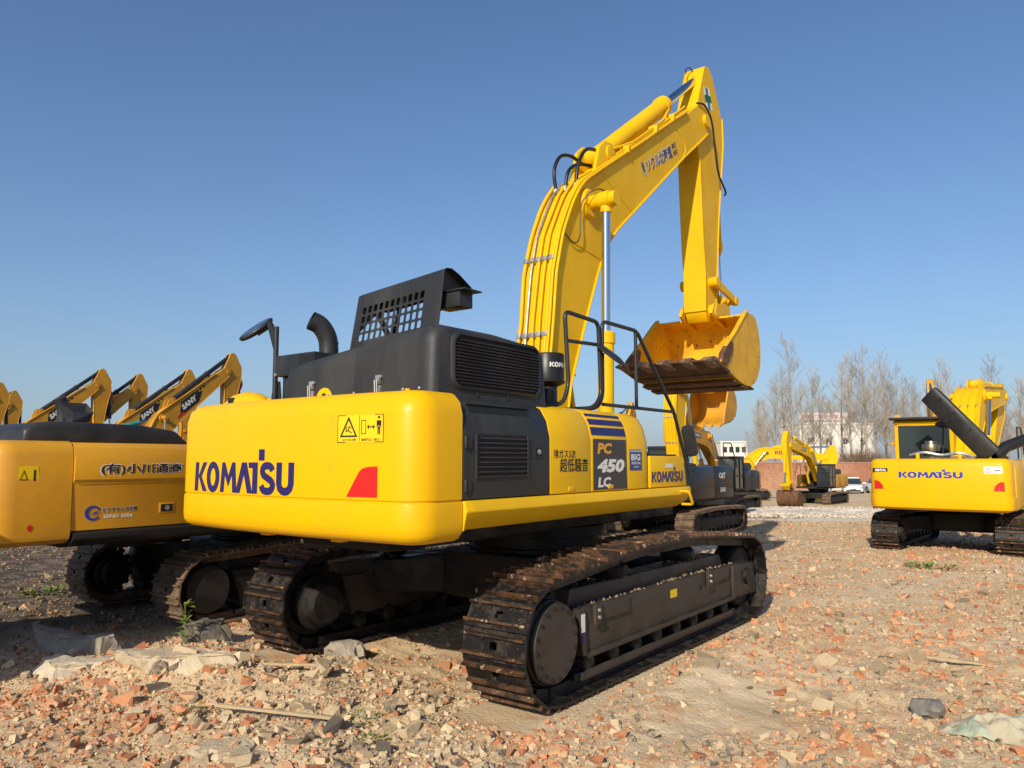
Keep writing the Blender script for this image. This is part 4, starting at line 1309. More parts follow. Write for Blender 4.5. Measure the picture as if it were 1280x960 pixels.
# ---------------------------------------------------------------- ground
VX, VY = -math.sin(0.6467), math.cos(0.6467)
def _hash(ix, iy, seed):
    h = (ix.astype(np.int64) * 374761393 + iy.astype(np.int64) * 668265263 + seed * 974711) & 0x7fffffff
    h = ((h ^ (h >> 13)) * 1274126177) & 0x7fffffff
    return ((h ^ (h >> 16)) & 0xffff) / 65535.0
def vnoise(x, y, seed=0):
    ix, iy = np.floor(x), np.floor(y)
    fx, fy = x - ix, y - iy
    fx, fy = fx * fx * (3 - 2 * fx), fy * fy * (3 - 2 * fy)
    a, b = _hash(ix, iy, seed), _hash(ix + 1, iy, seed)
    c, d = _hash(ix, iy + 1, seed), _hash(ix + 1, iy + 1, seed)
    return (a * (1 - fx) + b * fx) * (1 - fy) + (c * (1 - fx) + d * fx) * fy - 0.5
def sstep(a, b, x):
    t = np.clip((x - a) / (b - a), 0, 1)
    return t * t * (3 - 2 * t)
def gauss(x, y, cx, cy, sx, sy, rot=0.0):
    c, s = math.cos(rot), math.sin(rot)
    u, v = (x - cx) * c + (y - cy) * s, -(x - cx) * s + (y - cy) * c
    return np.exp(-(u / sx) ** 2 - (v / sy) ** 2)
def gheight(x, y):
    x, y = np.asarray(x, float), np.asarray(y, float)
    dep = (x - 5.14) * VX + (y + 7.304) * VY
    near = np.exp(-np.maximum(0, dep - 8) / 25)
    z = -0.02 * np.clip(dep - 14, 0, 80)
    z = z + near * (0.10 * vnoise(x * .45, y * .45, 1) + 0.07 * vnoise(x * 1.3, y * 1.3, 2) + 0.045 * vnoise(x * 3.7, y * 3.7, 3) + 0.03 * vnoise(x * 8, y * 8, 4) + 0.022 * vnoise(x * 15, y * 15, 5)) + 0.05 * vnoise(x * .8, y * .8, 9)
    # ridge of rubble in front of the machine, lower left
    z = z + .20 * gauss(x, y, -1.35, -3.55, 1.5, .42, R(14)) + .10 * gauss(x, y, -2.0, -2.75, 1.0, .5) + .10 * gauss(x, y, -.1, -2.6, .9, .6)
    # spoil pushed up beside the right-hand track, flat bed under the tracks
    z = z + .10 * gauss(x, y, 2.25, .3, .30, 2.4) + .05 * gauss(x, y, 1.6, -3.1, .8, .25)
    bed = np.zeros_like(z)
    for xc in (-1.445, 1.445):
        bed = np.maximum(bed, (1 - sstep(.30, .55, np.abs(x - xc))) * (1 - sstep(2.45, 2.9, np.abs(y))))
    z = z * (1 - bed) + bed * 0.012
    for xc in (-3.75, -5.75):
        bd = (1 - sstep(.35, .7, np.abs(x - xc))) * (1 - sstep(2.2, 2.8, np.abs(y + .35)))
        z = z * (1 - bd) + bd * -0.05
    return z
def gz(x, y):
    return float(gheight(np.array([x]), np.array([y]))[0])

def axis(lo, hi, c0, c1, fine, grow=1.13):
    a = list(np.arange(c0, c1, fine))
    st, v = fine, c1
    while v < hi:
        a.append(v); st = min(st * grow, 25); v += st
    a.append(hi)
    st, v = fine, c0 - fine
    pre = []
    while v > lo:
        pre.append(v); st = min(st * grow, 25); v -= st
    pre.append(lo)
    return np.array(pre[::-1] + a)
gx, gy = axis(-420, 420, -4.5, 6.0, .045), axis(-60, 650, -5.2, 3.0, .045)
GX, GY = np.meshgrid(gx, gy)
GZ = gheight(GX, GY)
nx_, ny_ = len(gx), len(gy)
vv = np.stack([GX, GY, GZ], -1).reshape(-1, 3)
ii = (np.arange(ny_ - 1)[:, None] * nx_ + np.arange(nx_ - 1)[None, :]).ravel()
ff = np.stack([ii, ii + 1, ii + nx_ + 1, ii + nx_], -1)
def np_mesh(name, v, f, m, attr=None, smooth=False):
    me = bpy.data.meshes.new(name)
    k = f.shape[1]
    me.vertices.add(len(v)); me.vertices.foreach_set("co", v.astype(np.float32).ravel())
    me.loops.add(f.size); me.loops.foreach_set("vertex_index", f.astype(np.int32).ravel())
    me.polygons.add(len(f)); me.polygons.foreach_set("loop_start", np.arange(0, f.size, k, dtype=np.int32))
    me.update(calc_edges=True)
    me.polygons.foreach_set("use_smooth", np.full(len(f), bool(smooth)))
    if attr is not None:
        a = me.color_attributes.new("tint", 'FLOAT_COLOR', 'POINT')
        a.data.foreach_set("color", np.concatenate([attr, np.ones((len(attr), 1))], 1).astype(np.float32).ravel())
    me.materials.append(m)
    return me

def ground_material():
    m = bpy.data.materials.new("rubble_ground")
    m.use_nodes = True
    nt = m.node_tree
    b = nt.nodes["Principled BSDF"]
    b.inputs["Roughness"].default_value = 0.95
    b.inputs["Specular IOR Level"].default_value = 0.15
    tc = nt.nodes.new("ShaderNodeTexCoord")
    P = tc.outputs["Object"]
    def noise(s, d=6, rough=.6):
        n = nt.nodes.new("ShaderNodeTexNoise"); n.inputs["Scale"].default_value = s; n.inputs["Detail"].default_value = d; n.inputs["Roughness"].default_value = rough
        nt.links.new(P, n.inputs["Vector"]); return n.outputs["Fac"]
    def vor(s):
        n = nt.nodes.new("ShaderNodeTexVoronoi"); n.inputs["Scale"].default_value = s
        nt.links.new(P, n.inputs["Vector"]); return n
    def rng(x, a, c, lo=0, hi=1):
        r = nt.nodes.new("ShaderNodeMapRange"); r.interpolation_type = 'SMOOTHSTEP'
        for k, v in (("From Min", a), ("From Max", c), ("To Min", lo), ("To Max", hi)): r.inputs[k].default_value = v
        nt.links.new(x, r.inputs["Value"]); return r.outputs[0]
    def mix(f, A, B):
        mx = nt.nodes.new("ShaderNodeMix"); mx.data_type = 'RGBA'
        nt.links.new(f, mx.inputs["Factor"])
        for s, v in ((6, A), (7, B)):
            if isinstance(v, tuple): mx.inputs[s].default_value = (*v, 1)
            else: nt.links.new(v, mx.inputs[s])
        return mx.outputs[2]
    def ramp(x, stops):
        r = nt.nodes.new("ShaderNodeValToRGB"); r.color_ramp.interpolation = 'CONSTANT'
        while len(r.color_ramp.elements) < len(stops): r.color_ramp.elements.new(.5)
        for e, (p, c) in zip(r.color_ramp.elements, stops): e.position = p; e.color = (*c, 1)
        nt.links.new(x, r.inputs[0]); return r.outputs[0]
    def sep(c):
        s = nt.nodes.new("ShaderNodeSeparateColor"); nt.links.new(c, s.inputs[0]); return s.outputs
    base = mix(rng(noise(.55), .38, .62), (0.60, 0.44, 0.26), (0.68, 0.535, 0.35))
    base = mix(rng(noise(2.3), .52, .70), base, (0.56, 0.33, 0.175))
    base = mix(rng(noise(7.0), .55, .72), base, (0.62, 0.49, 0.31))
    stones = [(0, (0.46, 0.19, 0.085)), (.16, (0.52, 0.42, 0.29)), (.34, (0.42, 0.38, 0.32)), (.46, (0.50, 0.25, 0.13)), (.60, (0.55, 0.47, 0.36)), (.74, (0.40, 0.17, 0.08)), (.82, (0.22, 0.19, 0.16)), (.87, (0.50, 0.37, 0.24))]
    big, sml = vor(9), vor(30)
    cb, cs = sep(big.outputs["Color"]), sep(sml.outputs["Color"])
    # stones only where their own cell is "on", and more of them in the rubble patches
    patch = rng(noise(.8, 4), .40, .60)
    def mathn(op, a, c):
        n = nt.nodes.new("ShaderNodeMath"); n.operation = op
        for i, v in enumerate((a, c)):
            if isinstance(v, (int, float)): n.inputs[i].default_value = v
            else: nt.links.new(v, n.inputs[i])
        return n.outputs[0]
    onb = mathn('LESS_THAN', cb[1], mathn('MULTIPLY_ADD', patch, .45))
    onb.node.inputs[1].links[0].from_node.inputs[2].default_value = .10
    shb = mathn('MULTIPLY', onb, rng(big.outputs["Distance"], .052, .036))
    ons = mathn('LESS_THAN', cs[1], mathn('MULTIPLY_ADD', patch, .4))
    ons.node.inputs[1].links[0].from_node.inputs[2].default_value = .22
    shs = mathn('MULTIPLY', ons, rng(sml.outputs["Distance"], .0165, .011))
    col = mix(shs, base, ramp(cs[0], stones))
    col = mix(shb, col, ramp(cb[0], stones))
    # dark soil left of the machine, with shade put into its colour
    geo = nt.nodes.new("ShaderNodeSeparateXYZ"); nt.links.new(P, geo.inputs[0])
    soil_shade = mathn('MULTIPLY', rng(mathn('ADD', geo.outputs[0], mathn('MULTIPLY', noise(.7), 2.0)), -2.3, -4.6), rng(geo.outputs[1], 30, 12))
    col = mix(soil_shade, col, mix(rng(noise(3), .4, .65), (0.085, 0.065, 0.05), (0.20, 0.15, 0.105)))
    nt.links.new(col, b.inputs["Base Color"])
    bp = nt.nodes.new("ShaderNodeBump"); bp.inputs["Strength"].default_value = .8; bp.inputs["Distance"].default_value = .03
    hgt = mathn('ADD', mathn('MULTIPLY', noise(26, 8, .7), .9), mathn('ADD', mathn('MULTIPLY', shb, .5), mathn('MULTIPLY', shs, .25)))
    nt.links.new(hgt, bp.inputs["Height"]); nt.links.new(bp.outputs[0], b.inputs["Normal"])
    return m
gm = ground_material()
ground = link("ground", np_mesh("ground", vv, ff, gm, smooth=True))
ground["kind"] = "structure"
# strip of pale gravel between the rows of machines
def patch_sheet(name, cx, cy, ax_, ay_, rot, m, lift=.02, n=40, h=.0):
    vs_, fs_ = [], []
    c, s = math.cos(rot), math.sin(rot)
    rngs = 10
    for j in range(rngs + 1):
        f = j / rngs
        for i in range(n):
            a = 2 * math.pi * i / n
            k = 1 + .18 * math.sin(3 * a + 1) + .10 * math.sin(7 * a)
            u, w = ax_ * f * k * math.cos(a), ay_ * f * k * math.sin(a)
            x, y = cx + u * c - w * s, cy + u * s + w * c
            vs_.append((x, y, gz(x, y) + lift * (1 - f ** 4) - .03 * f ** 6 + h * (1 - f * f) * (.6 + .8 * random.random())))
    for j in range(rngs):
        for i in range(n):
            fs_.append((j * n + i, j * n + (i + 1) % n, (j + 1) * n + (i + 1) % n, (j + 1) * n + i))
    me = bpy.data.meshes.new(name); me.from_pydata(vs_, [], fs_); me.materials.append(m)
    o = link(name, me); o["kind"] = "structure"
    return o
grav = mat("pale_gravel", (0.62, 0.55, 0.45), (0.46, 0.40, 0.32), 9, .95, bump=.8, bscale=16, c3=(0.62, 0.59, 0.53), s3=12, t3=.55)
# ---------------------------------------------------------------- the other excavators on the lot
def upper(root, body, hoodm, sidem, hw=1.5, zb=1.38, zt=2.46, yr=-3.64, yb=-3.0, yf=1.6, hoodh=.42, cabm=None, seam=True, cabguard=False, cabh=1.95, cabw=1.03, hoodlid=True):
    lev = [(zb, .16), (zb + .02, .08), (zb + .06, .02), (zb + .12, 0)]
    if seam:
        zs = zb + (zt - zb) * .27
        lev += [(zs, 0), (zs + .012, .02), (zs + .03, .018)]
    lev += [(zt - .16, .02), (zt - .07, .05), (zt - .02, .10), (zt, .18)]
    cw = counterweight(root, body, lev, hx=hw, yf=yb, ye=yr, bulge=.12, r=.30)
    b = MB()
    b.box(-hw * .86, hw * .86, yb, yf, zb - .05, zb + .1)
    b.o("revolving_frame", M['undr'], root)
    for sx in (1, -1):
        prof = [(sx * hw * .72, zb + .02), (sx * (hw - .04), zb + .02), (sx * hw, zb + .1), (sx * hw, zt - .22), (sx * (hw - .05), zt - .08), (sx * (hw - .13), zt - .02), (sx * hw * .72, zt - .01)]
        y1 = yf - 1.5 if sx < 0 else yf - .9
        ym = yb + (y1 - yb) * .55
        for a, c in ((yb + .008, ym - .006), (ym + .006, y1)):
            b = MB()
            b.prism(prof, a, c, ax=1)
            b.o("side_panel", sidem, root, bev=.014, ang=30)
    b = MB()
    b.box(-hw * .72, hw * .72, yb + .1, -.55, zb + .1, zt - .03)
    b.o("machine_deck", M['undr'], root)
    if hoodlid:
        b = MB()
        b.prism([(yb + .06 - .5, zt - .05), (yb - .42, zt + hoodh * .6), (yb - .28, zt + hoodh * .9), (yb - .1, zt + hoodh), (yb + .9, zt + hoodh * .95), (yb + 1.35, zt + hoodh * .7), (yb + 1.6, zt - .05)], -hw * .62, hw * .80)
        b.o("engine_hood", hoodm, root, bev=.07, seg=3, ang=20)
        b = MB()
        b.tube(smooth_path([(-hw * .1, yb + .5, zt + hoodh * .6), (-hw * .1, yb + .5, zt + hoodh + .2), (-hw * .1, yb + .44, zt + hoodh + .36)], 4), .08, 12)
        b.o("exhaust_pipe", M['blk'], root)
    cab(root, -hw + .02, -hw + .02 + cabw, yf - 1.55, yf + .15, zb + .1, zb + cabh, cabm or body, M['glass'], cabm or body, cabguard)
    b = MB()
    b.tube(fillet([(hw - .2, yf - 1.3, zt), (hw - .2, yf - 1.3, zt + .85), (hw - .2, yf - .5, zt + .85), (hw - .2, yf + .1, zt - .1)], .1), .022, 6)
    b.o("handrail", M['blk'], root)
    return cw

DUSTY = (M['shoeb'], M['shoeb'], M['undr'], M['undr'])
def machine(label, loc, rz, s, body, boomm, hoodm=None, sidem=None, ab=0., aa=0., ak=0., pieces=False, tmats=DUSTY, group="excavators parked on the lot", arms=None, gauge=2.75, hl=2.1, dy=0.0, dx=0.0, gear=True, acyl=None, bk=None, sink=.03, mlip=None, mrod=None, pipes=4, bwid=BW, fat=0.0, **kw):
    root = empty("excavator", (loc[0], loc[1], gz(loc[0], loc[1]) - sink if len(loc) < 3 else loc[2]), rz, label, "excavator", group, s)
    n0 = set(root.children)
    undercarriage(root, gauge, hl, .50, .465, .66, 46, .06, mats=tmats, pieces=pieces)
    if dy:
        for c in root.children:
            c.location.y += dy
            c.location.x += dx
    cw = upper(root, body, hoodm or M['blk'], sidem or body, **kw)
    g = front_gear(root, boomm, arms or boomm, bk or boomm, R(ab), R(aa), R(ak), mlip=mlip or M['mud'], macyl=acyl, pipes=pipes, mrod=mrod, BW=bwid, fat=fat) if gear else None
    return root, cw, g

def boom_print(g, s, x, m, w=1.5, h=.26, y0=1.75, z0=5.75, bold=.04, off=.005):
    """lettering along the upper part of the right cheek of a boom"""
    Tb = g['Tb']
    p, q = Vector(Tb((y0, z0))), Vector(Tb((y0 + w * .80, z0 + w * .60)))
    d = q - p
    n = Vector((-d.y, d.x)).normalized() * h
    sg = 1 if x > 0 else -1
    o = p if sg > 0 else q
    dd = d if sg > 0 else -d
    return plane_fn((x + sg * off, o.x, o.y), (0, dd.x, dd.y), (0, n.x, n.y))

# --- neighbour on the left, ochre, with the haulier's lettering
ygl = M['cat']
rootN, cwN, gN = machine("ochre excavator with black brush lettering on its side, directly left of the large one", (-4.55, -.95, -.06), 0, .92, ygl, M['ochb'], ab=-42, aa=36,
    pieces=True, tmats=(M['shoeb'], M['shoeb'], M['undr'], M['undr']), gauge=2.62, hl=1.9, dy=.75, dx=-.40, hw=1.42, zb=1.27, zt=2.42, yr=-3.95, yb=-3.02, yf=1.95, hoodh=.23, seam=False, cabm=M['blk'], cabh=1.74)
def n_side():
    # the right flank is replaced by doors with a step in the middle
    for c in list(rootN.children):
        if c.name.startswith("side_panel") and any(v.co.x > 0 for v in c.data.vertices):
            bpy.data.objects.remove(c)
    zb, zt, hw = 1.27, 2.42, 1.42
    zm = 1.95
    prof = [(hw * .7, zb + .14), (hw - .02, zb + .14), (hw - .02, zm - .02), (hw - .012, zm), (hw + .012, zm + .03), (hw + .005, zt - .2), (hw - .05, zt - .07), (hw - .14, zt - .015), (hw * .7, zt - .01)]
    for a, c in ((-3.01, -1.42), (-1.40, .3)):
        b = MB(); b.prism(prof, a, c, ax=1)
        p = b.o("side_door", ygl, rootN, bev=.008, ang=25)
        if a < -2: d0 = p
    b = MB(); b.prism([(hw * .7, zb - .02), (hw - .06, zb - .02), (hw + .03, zb + .05), (hw + .03, zb + .11), (hw - .03, zb + .13), (hw * .7, zb + .13)], -2.99, -.4, ax=1)
    b.o("rubbing_strip", M['rub'], rootN, bev=.012)
    F = lambda y0, y1, z0, z1, x=hw + .012: (lambda u, v: (x + (.0), y0 + (y1 - y0) * u, z0 + (z1 - z0) * v))
    decal("lettering_edge", d0, text_polys("(有)小川通商", .03), M['white'], F(-2.74, -1.73, 2.02, 2.175, hw + .0135))
    decal("lettering", d0, text_polys("(有)小川通商", .014), M['ink'], F(-2.725, -1.745, 2.03, 2.165, hw + .016))
    x = hw - .016
    decal("lettering_edge", d0, text_polys("とひすせんき装備", .02), M['white'], F(-2.68, -2.27, 1.60, 1.665, x))
    decal("lettering", d0, text_polys("とひすせんき装備", .004), M['ink'], F(-2.675, -2.275, 1.604, 1.66, x + .002))
    decal("lettering", d0, text_polys("SEND 2056", .03), M['white'], F(-2.66, -2.32, 1.535, 1.575, x))
    rg = [(.5 + .5 * math.cos(R(a)), .5 + .5 * math.sin(R(a))) for a in range(25, 340, 15)]
    ri = [(.55 + .33 * math.cos(R(a)), .5 + .36 * math.sin(R(a))) for a in range(25, 340, 15)]
    k = len(rg)
    em = decal("emblem", d0, (rg + ri, [(i, i + 1, k + i + 1, k + i) for i in range(k - 1)]), M['blue'], F(-2.87, -2.69, 1.515, 1.685, x + .002))
    decal("emblem_bar", em, quadpoly((0, 0), (.45, .2), (1, .9), (.5, .8)), M['blue'], F(-2.81, -2.70, 1.575, 1.625, x + .004))
    c = MB(); c.box(hw - .022, hw - .012, -2.0, -1.81, 1.56, 1.68); l = c.o("latch", ygl, d0, bev=.004)
    c = MB(); c.box(hw - .0125, hw - .009, -1.98, -1.83, 1.575, 1.665); c.o("latch_recess", M['ink'], l)
    c = MB(); c.lathe((hw - .01, -1.9, 1.62), (hw + .01, -1.9, 1.62), [(0, .03), (.004, .03), (.005, .01)], 12); c.o("latch_lock", M['zinc'], l)
    # counterweight marks
    def crear(x, z, off=.004):
        ins = .02
        return (x, -3.95 + .12 * (x / hw) ** 2 + ins - off, z)
    def corner(u, v):   # follow the rounded corner on the right
        a = R(-90 + 90 * u); r = .30 - .02 + .004
        yc = -3.95 + .12 * ((hw - .3) / hw) ** 2
        return (hw - .3 + r * math.cos(a), yc + .3 + r * math.sin(a), v)
    decal("warning_sticker", cwN, slice_polys(quadpoly((0, 0), (1, 0), (1, 1), (0, 1)), 12), M['lemon'], lambda u, v: (hw - .016 + .002, -3.57 + .20 * u, 1.94 + .20 * v))
    c_ = [(.5 + .5 * math.cos(R(a)), .5 + .5 * math.sin(R(a))) for a in range(0, 360, 20)]
    t_o, t_i = [(0, 0), (1, 0), (.5, 1)], [(.14, .08), (.86, .08), (.5, .8)]
    decal("pictogram", cwN, (t_o + t_i, [(0, 1, 4, 3), (1, 2, 5, 4), (2, 0, 3, 5)]), M['ink'], lambda u, v: (hw - .011, -3.555 + .08 * u, 1.99 + .11 * v))
    decal("pictogram", cwN, quadpoly((0, 0), (1, 0), (1, 1), (0, 1)), M['ink'], lambda u, v: (hw - .011, -3.42 + .02 * u, 1.98 + .12 * v))
    decal("reflector", cwN, (c_, [tuple(range(18))]), M['red'], lambda u, v: (hw + .003, -3.46 + .055 * u, 1.44 + .07 * v))
    # cone on the exhaust, mirror box, hood ribs
    b = MB(); b.add([(.02, -2.55, 2.69), (.20, -2.55, 2.69), (.20, -2.35, 2.69), (.02, -2.35, 2.69), (-.06, -2.62, 2.95), (.16, -2.52, 2.82), (.22, -2.3, 2.82), (0, -2.3, 2.95)],
        [(0, 1, 5, 4), (1, 2, 6, 5), (2, 3, 7, 6), (3, 0, 4, 7), (0, 3, 2, 1)])
    b.o("exhaust_cowl", M['blk'], rootN, sm=0)
    b = MB(); b.box(-.55, -.28, -3.3, -3.2, 2.42, 2.52); b.o("camera_cover", ygl, cwN, bev=.02)
n_side()

# --- row of ochre-orange machines with black boom decals behind it
def sany(label, ax_, ay_, rz, ab, aa):
    s = .72
    t_ = rot2(rot2((5.05, 8.9), BF, R(ab)), rot2(AP, BF, R(ab)), R(aa))[0] * s
    r, cw, g = machine(label, (ax_ + math.sin(rz) * t_, ay_ - math.cos(rz) * t_), rz, s, M['ora'], M['ora'], ab=ab, aa=aa, ak=8, acyl=M['blk'], mrod=M['rub'], group="excavators with black boom decals in the back row", hoodh=.3, pipes=3, fat=.26)
    for sg in (1,):
        x = sg * BW
        f = boom_print(g, "", x, None, 1.9, .60, 1.80, 5.24, off=.006)
        sh = lambda u, v: f(u + .28 * v * 0, v)
        bd = decal("boom_decal", g['boom'], quadpoly((.0, .05), (.72, .05), (1.0, .62), (.75, .98), (.26, .98)), M['ink'], f)
        f2 = boom_print(g, "", x, None, 1.9, .60, 1.80, 5.24, off=.009)
        decal("boom_stripe", bd, quadpoly((-.10, .02), (.20, .02), (.16, .24), (-.02, .24)), M['redp'], f2)
        t = text_polys("SANY", .06, .15)
        decal("lettering", bd, t, M['white'], lambda u, v: f2(.20 + .55 * u, .30 + .50 * v))
        for k in range(3):
            decal("boom_dash", g['boom'], quadpoly((0, 0), (.7, 0), (1, 1), (.3, 1)), M['ink'], (lambda k: lambda u, v: f2(.80 + .13 * k + .10 * u, .80 + .16 * v))(k))
    return r, g
rowS = [
    ("ochre excavator boom with black decal, rightmost of the back row, beside the big counterweight", -22.3, 10.2, R(3), 2.5, -3),
    ("ochre excavator with black boom decal, second from the right in the back row", -27.6, 11.4, R(2), 1.5, -2),
    ("ochre excavator with black boom decal, third from the right in the back row", -31.5, 11.1, R(4), 3, -4),
    ("ochre excavator with black boom decal, fourth from the right in the back row", -31.0, 9.1, R(1), 2.5, -2),
    ("ochre excavator in the back row, second from the left edge of the picture", -41.2, 9.2, R(3), -3, 2),
    ("ochre excavator in the back row, its arm cut by the left edge of the picture", -37.4, 7.2, R(2), -3, 2)]
for lab, x, y, rz, ab, aa in rowS:
    r_, g_ = sany(lab, x, y, rz, ab, aa)
    if "rightmost" in lab or "fourth" in lab:
        c = MB()
        Ta = g_['Ta']
        p, q = Ta((5.62, 7.5)), Ta((5.66, 6.9))
        c.tube([(0, p[0], p[1]), (.03, p[0] + .1, (p[1] + q[1]) / 2), (0, q[0], q[1])], .09, 8)
        c.o("red_wrapping", M['redp'], g_['arm'])

# --- teal machines further back
def by_tip(label, tip, rz, s, body, boomm, ab, aa, ak=8, **kw):
    """stand a machine so that the top of its arm comes to rest at the point tip (x, y)"""
    t = rot2(rot2((5.05, 8.9), BF, R(ab)), rot2(AP, BF, R(ab)), R(aa))
    y = t[0] * s
    return machine(label, (tip[0] + math.sin(rz) * y, tip[1] - math.cos(rz) * y), rz, s, body, boomm, ab=ab, aa=aa, ak=ak, **kw)
by_tip("teal excavator whose boom shows between the back row and the big counterweight", (-24.2, 8.6), R(-2), .62, M['teal'], M['teal'], -22, 14, acyl=M['teal'], pipes=2)
by_tip("teal excavator whose boom rises behind the raised hood lid", (-18.0, 13.0), R(4), .80, M['teal'], M['teal'], -3, 4, acyl=M['teal'], pipes=2)
by_tip("ochre excavator whose boom shows beside the exhaust pipe of the big one", (-14.6, 10.0), R(2), .70, M['ora'], M['ora'], -10, 8, pipes=3)
by_tip("ochre excavator with dark boom ram seen through the handrail", (-10.0, 21.0), R(5), .62, M['ora'], M['ochb'], -14, 10, acyl=M['blk'], pipes=3)
by_tip("weathered ochre excavator whose bucket shows behind the boom foot", (-9.4, 14.5), R(0), .55, M['ora'], M['ochb'], 14, -30, 30, acyl=M['blk'], pipes=2)

# --- black and yellow machine in front of the big one
rC, cC, gC = machine("yellow excavator with glossy black side doors, just beyond the big machine's step", (-5.0, 14.6), 0, .82, M['blk'], M['ybm'], ab=17, aa=-12, ak=22, hoodm=M['blk'], sidem=mat("gloss_black", (.012, .013, .018), None, rough=.4, coat=.1),
    hw=1.62, zb=1.30, zt=2.50, yr=-3.3, yb=-2.6, yf=2.3, hoodh=.12, cabm=M['blk'], pieces=False, bk=M['ochb'], mlip=M['ochb'], tmats=DUSTY)
FC = lambda y0, y1, z0, z1: plane_fn((1.625, y0, z0), (0, y1 - y0, 0), (0, 0, z1 - z0))
dc = [c for c in rC.children if c.name.startswith("side_panel")][0]
decal("brand_plate", dc, text_polys("CAT", .06), M['white'], FC(.0, .62, 2.05, 2.25))
decal("brand_triangle", dc, quadpoly((0, 0), (1, 0), (.5, 1)), M['gold'], plane_fn((1.627, .2, 2.03), (0, .3, 0), (0, 0, .1)))
decal("lettering", dc, text_polys("336D", .04), M['white'], FC(.1, .62, 1.55, 1.72))

# --- two machines facing the camera
r3, c3, g3 = machine("black cabbed ochre excavator facing the camera, left of the mid-distance group", (-8.5, 26.6), R(184), .80, M['ochb'], M['ochb'], ab=-31, aa=28, ak=0, cabm=M['blk'], hoodm=M['blk'], sidem=M['blk'], hw=1.5, zb=1.3)
r5, c5, g5 = machine("yellow excavator facing the camera with its bucket on the ground, beside the white car", (-7.9, 40.5), R(178), .72, M['ochb'], M['ybm'], ab=-29, aa=29, ak=-5, cabm=M['blk'], hoodm=M['blk'], cabguard=True, bk=M['mud'])
r4, c4, g4 = machine("yellow excavator with a low horizontal boom behind the machines facing the camera", (-14.2, 43.2), R(-58), .85, M['yel'], M['ybm'], ab=-40, aa=25, ak=10, cabm=M['blk'])
decal("wordmark", g4['boom'], WM, M['navy'], boom_print(g4, "", BW, None, 1.9, .30, 1.5, 5.45))
for g_ in (g3, g5):
    for sx in (1, -1):
        decal("boom_plate", g_['boom'], quadpoly((0, 0), (1, 0), (1, 1), (0, 1)), M['dgrey'], boom_print(g_, "", sx * BW, None, 1.0, .26, 2.0, 5.75))
        decal("lettering", g_['boom'], text_polys("KOMATSU", .05), M['white'], boom_print(g_, "", sx * BW, None, .9, .14, 2.05, 5.87, off=.008))

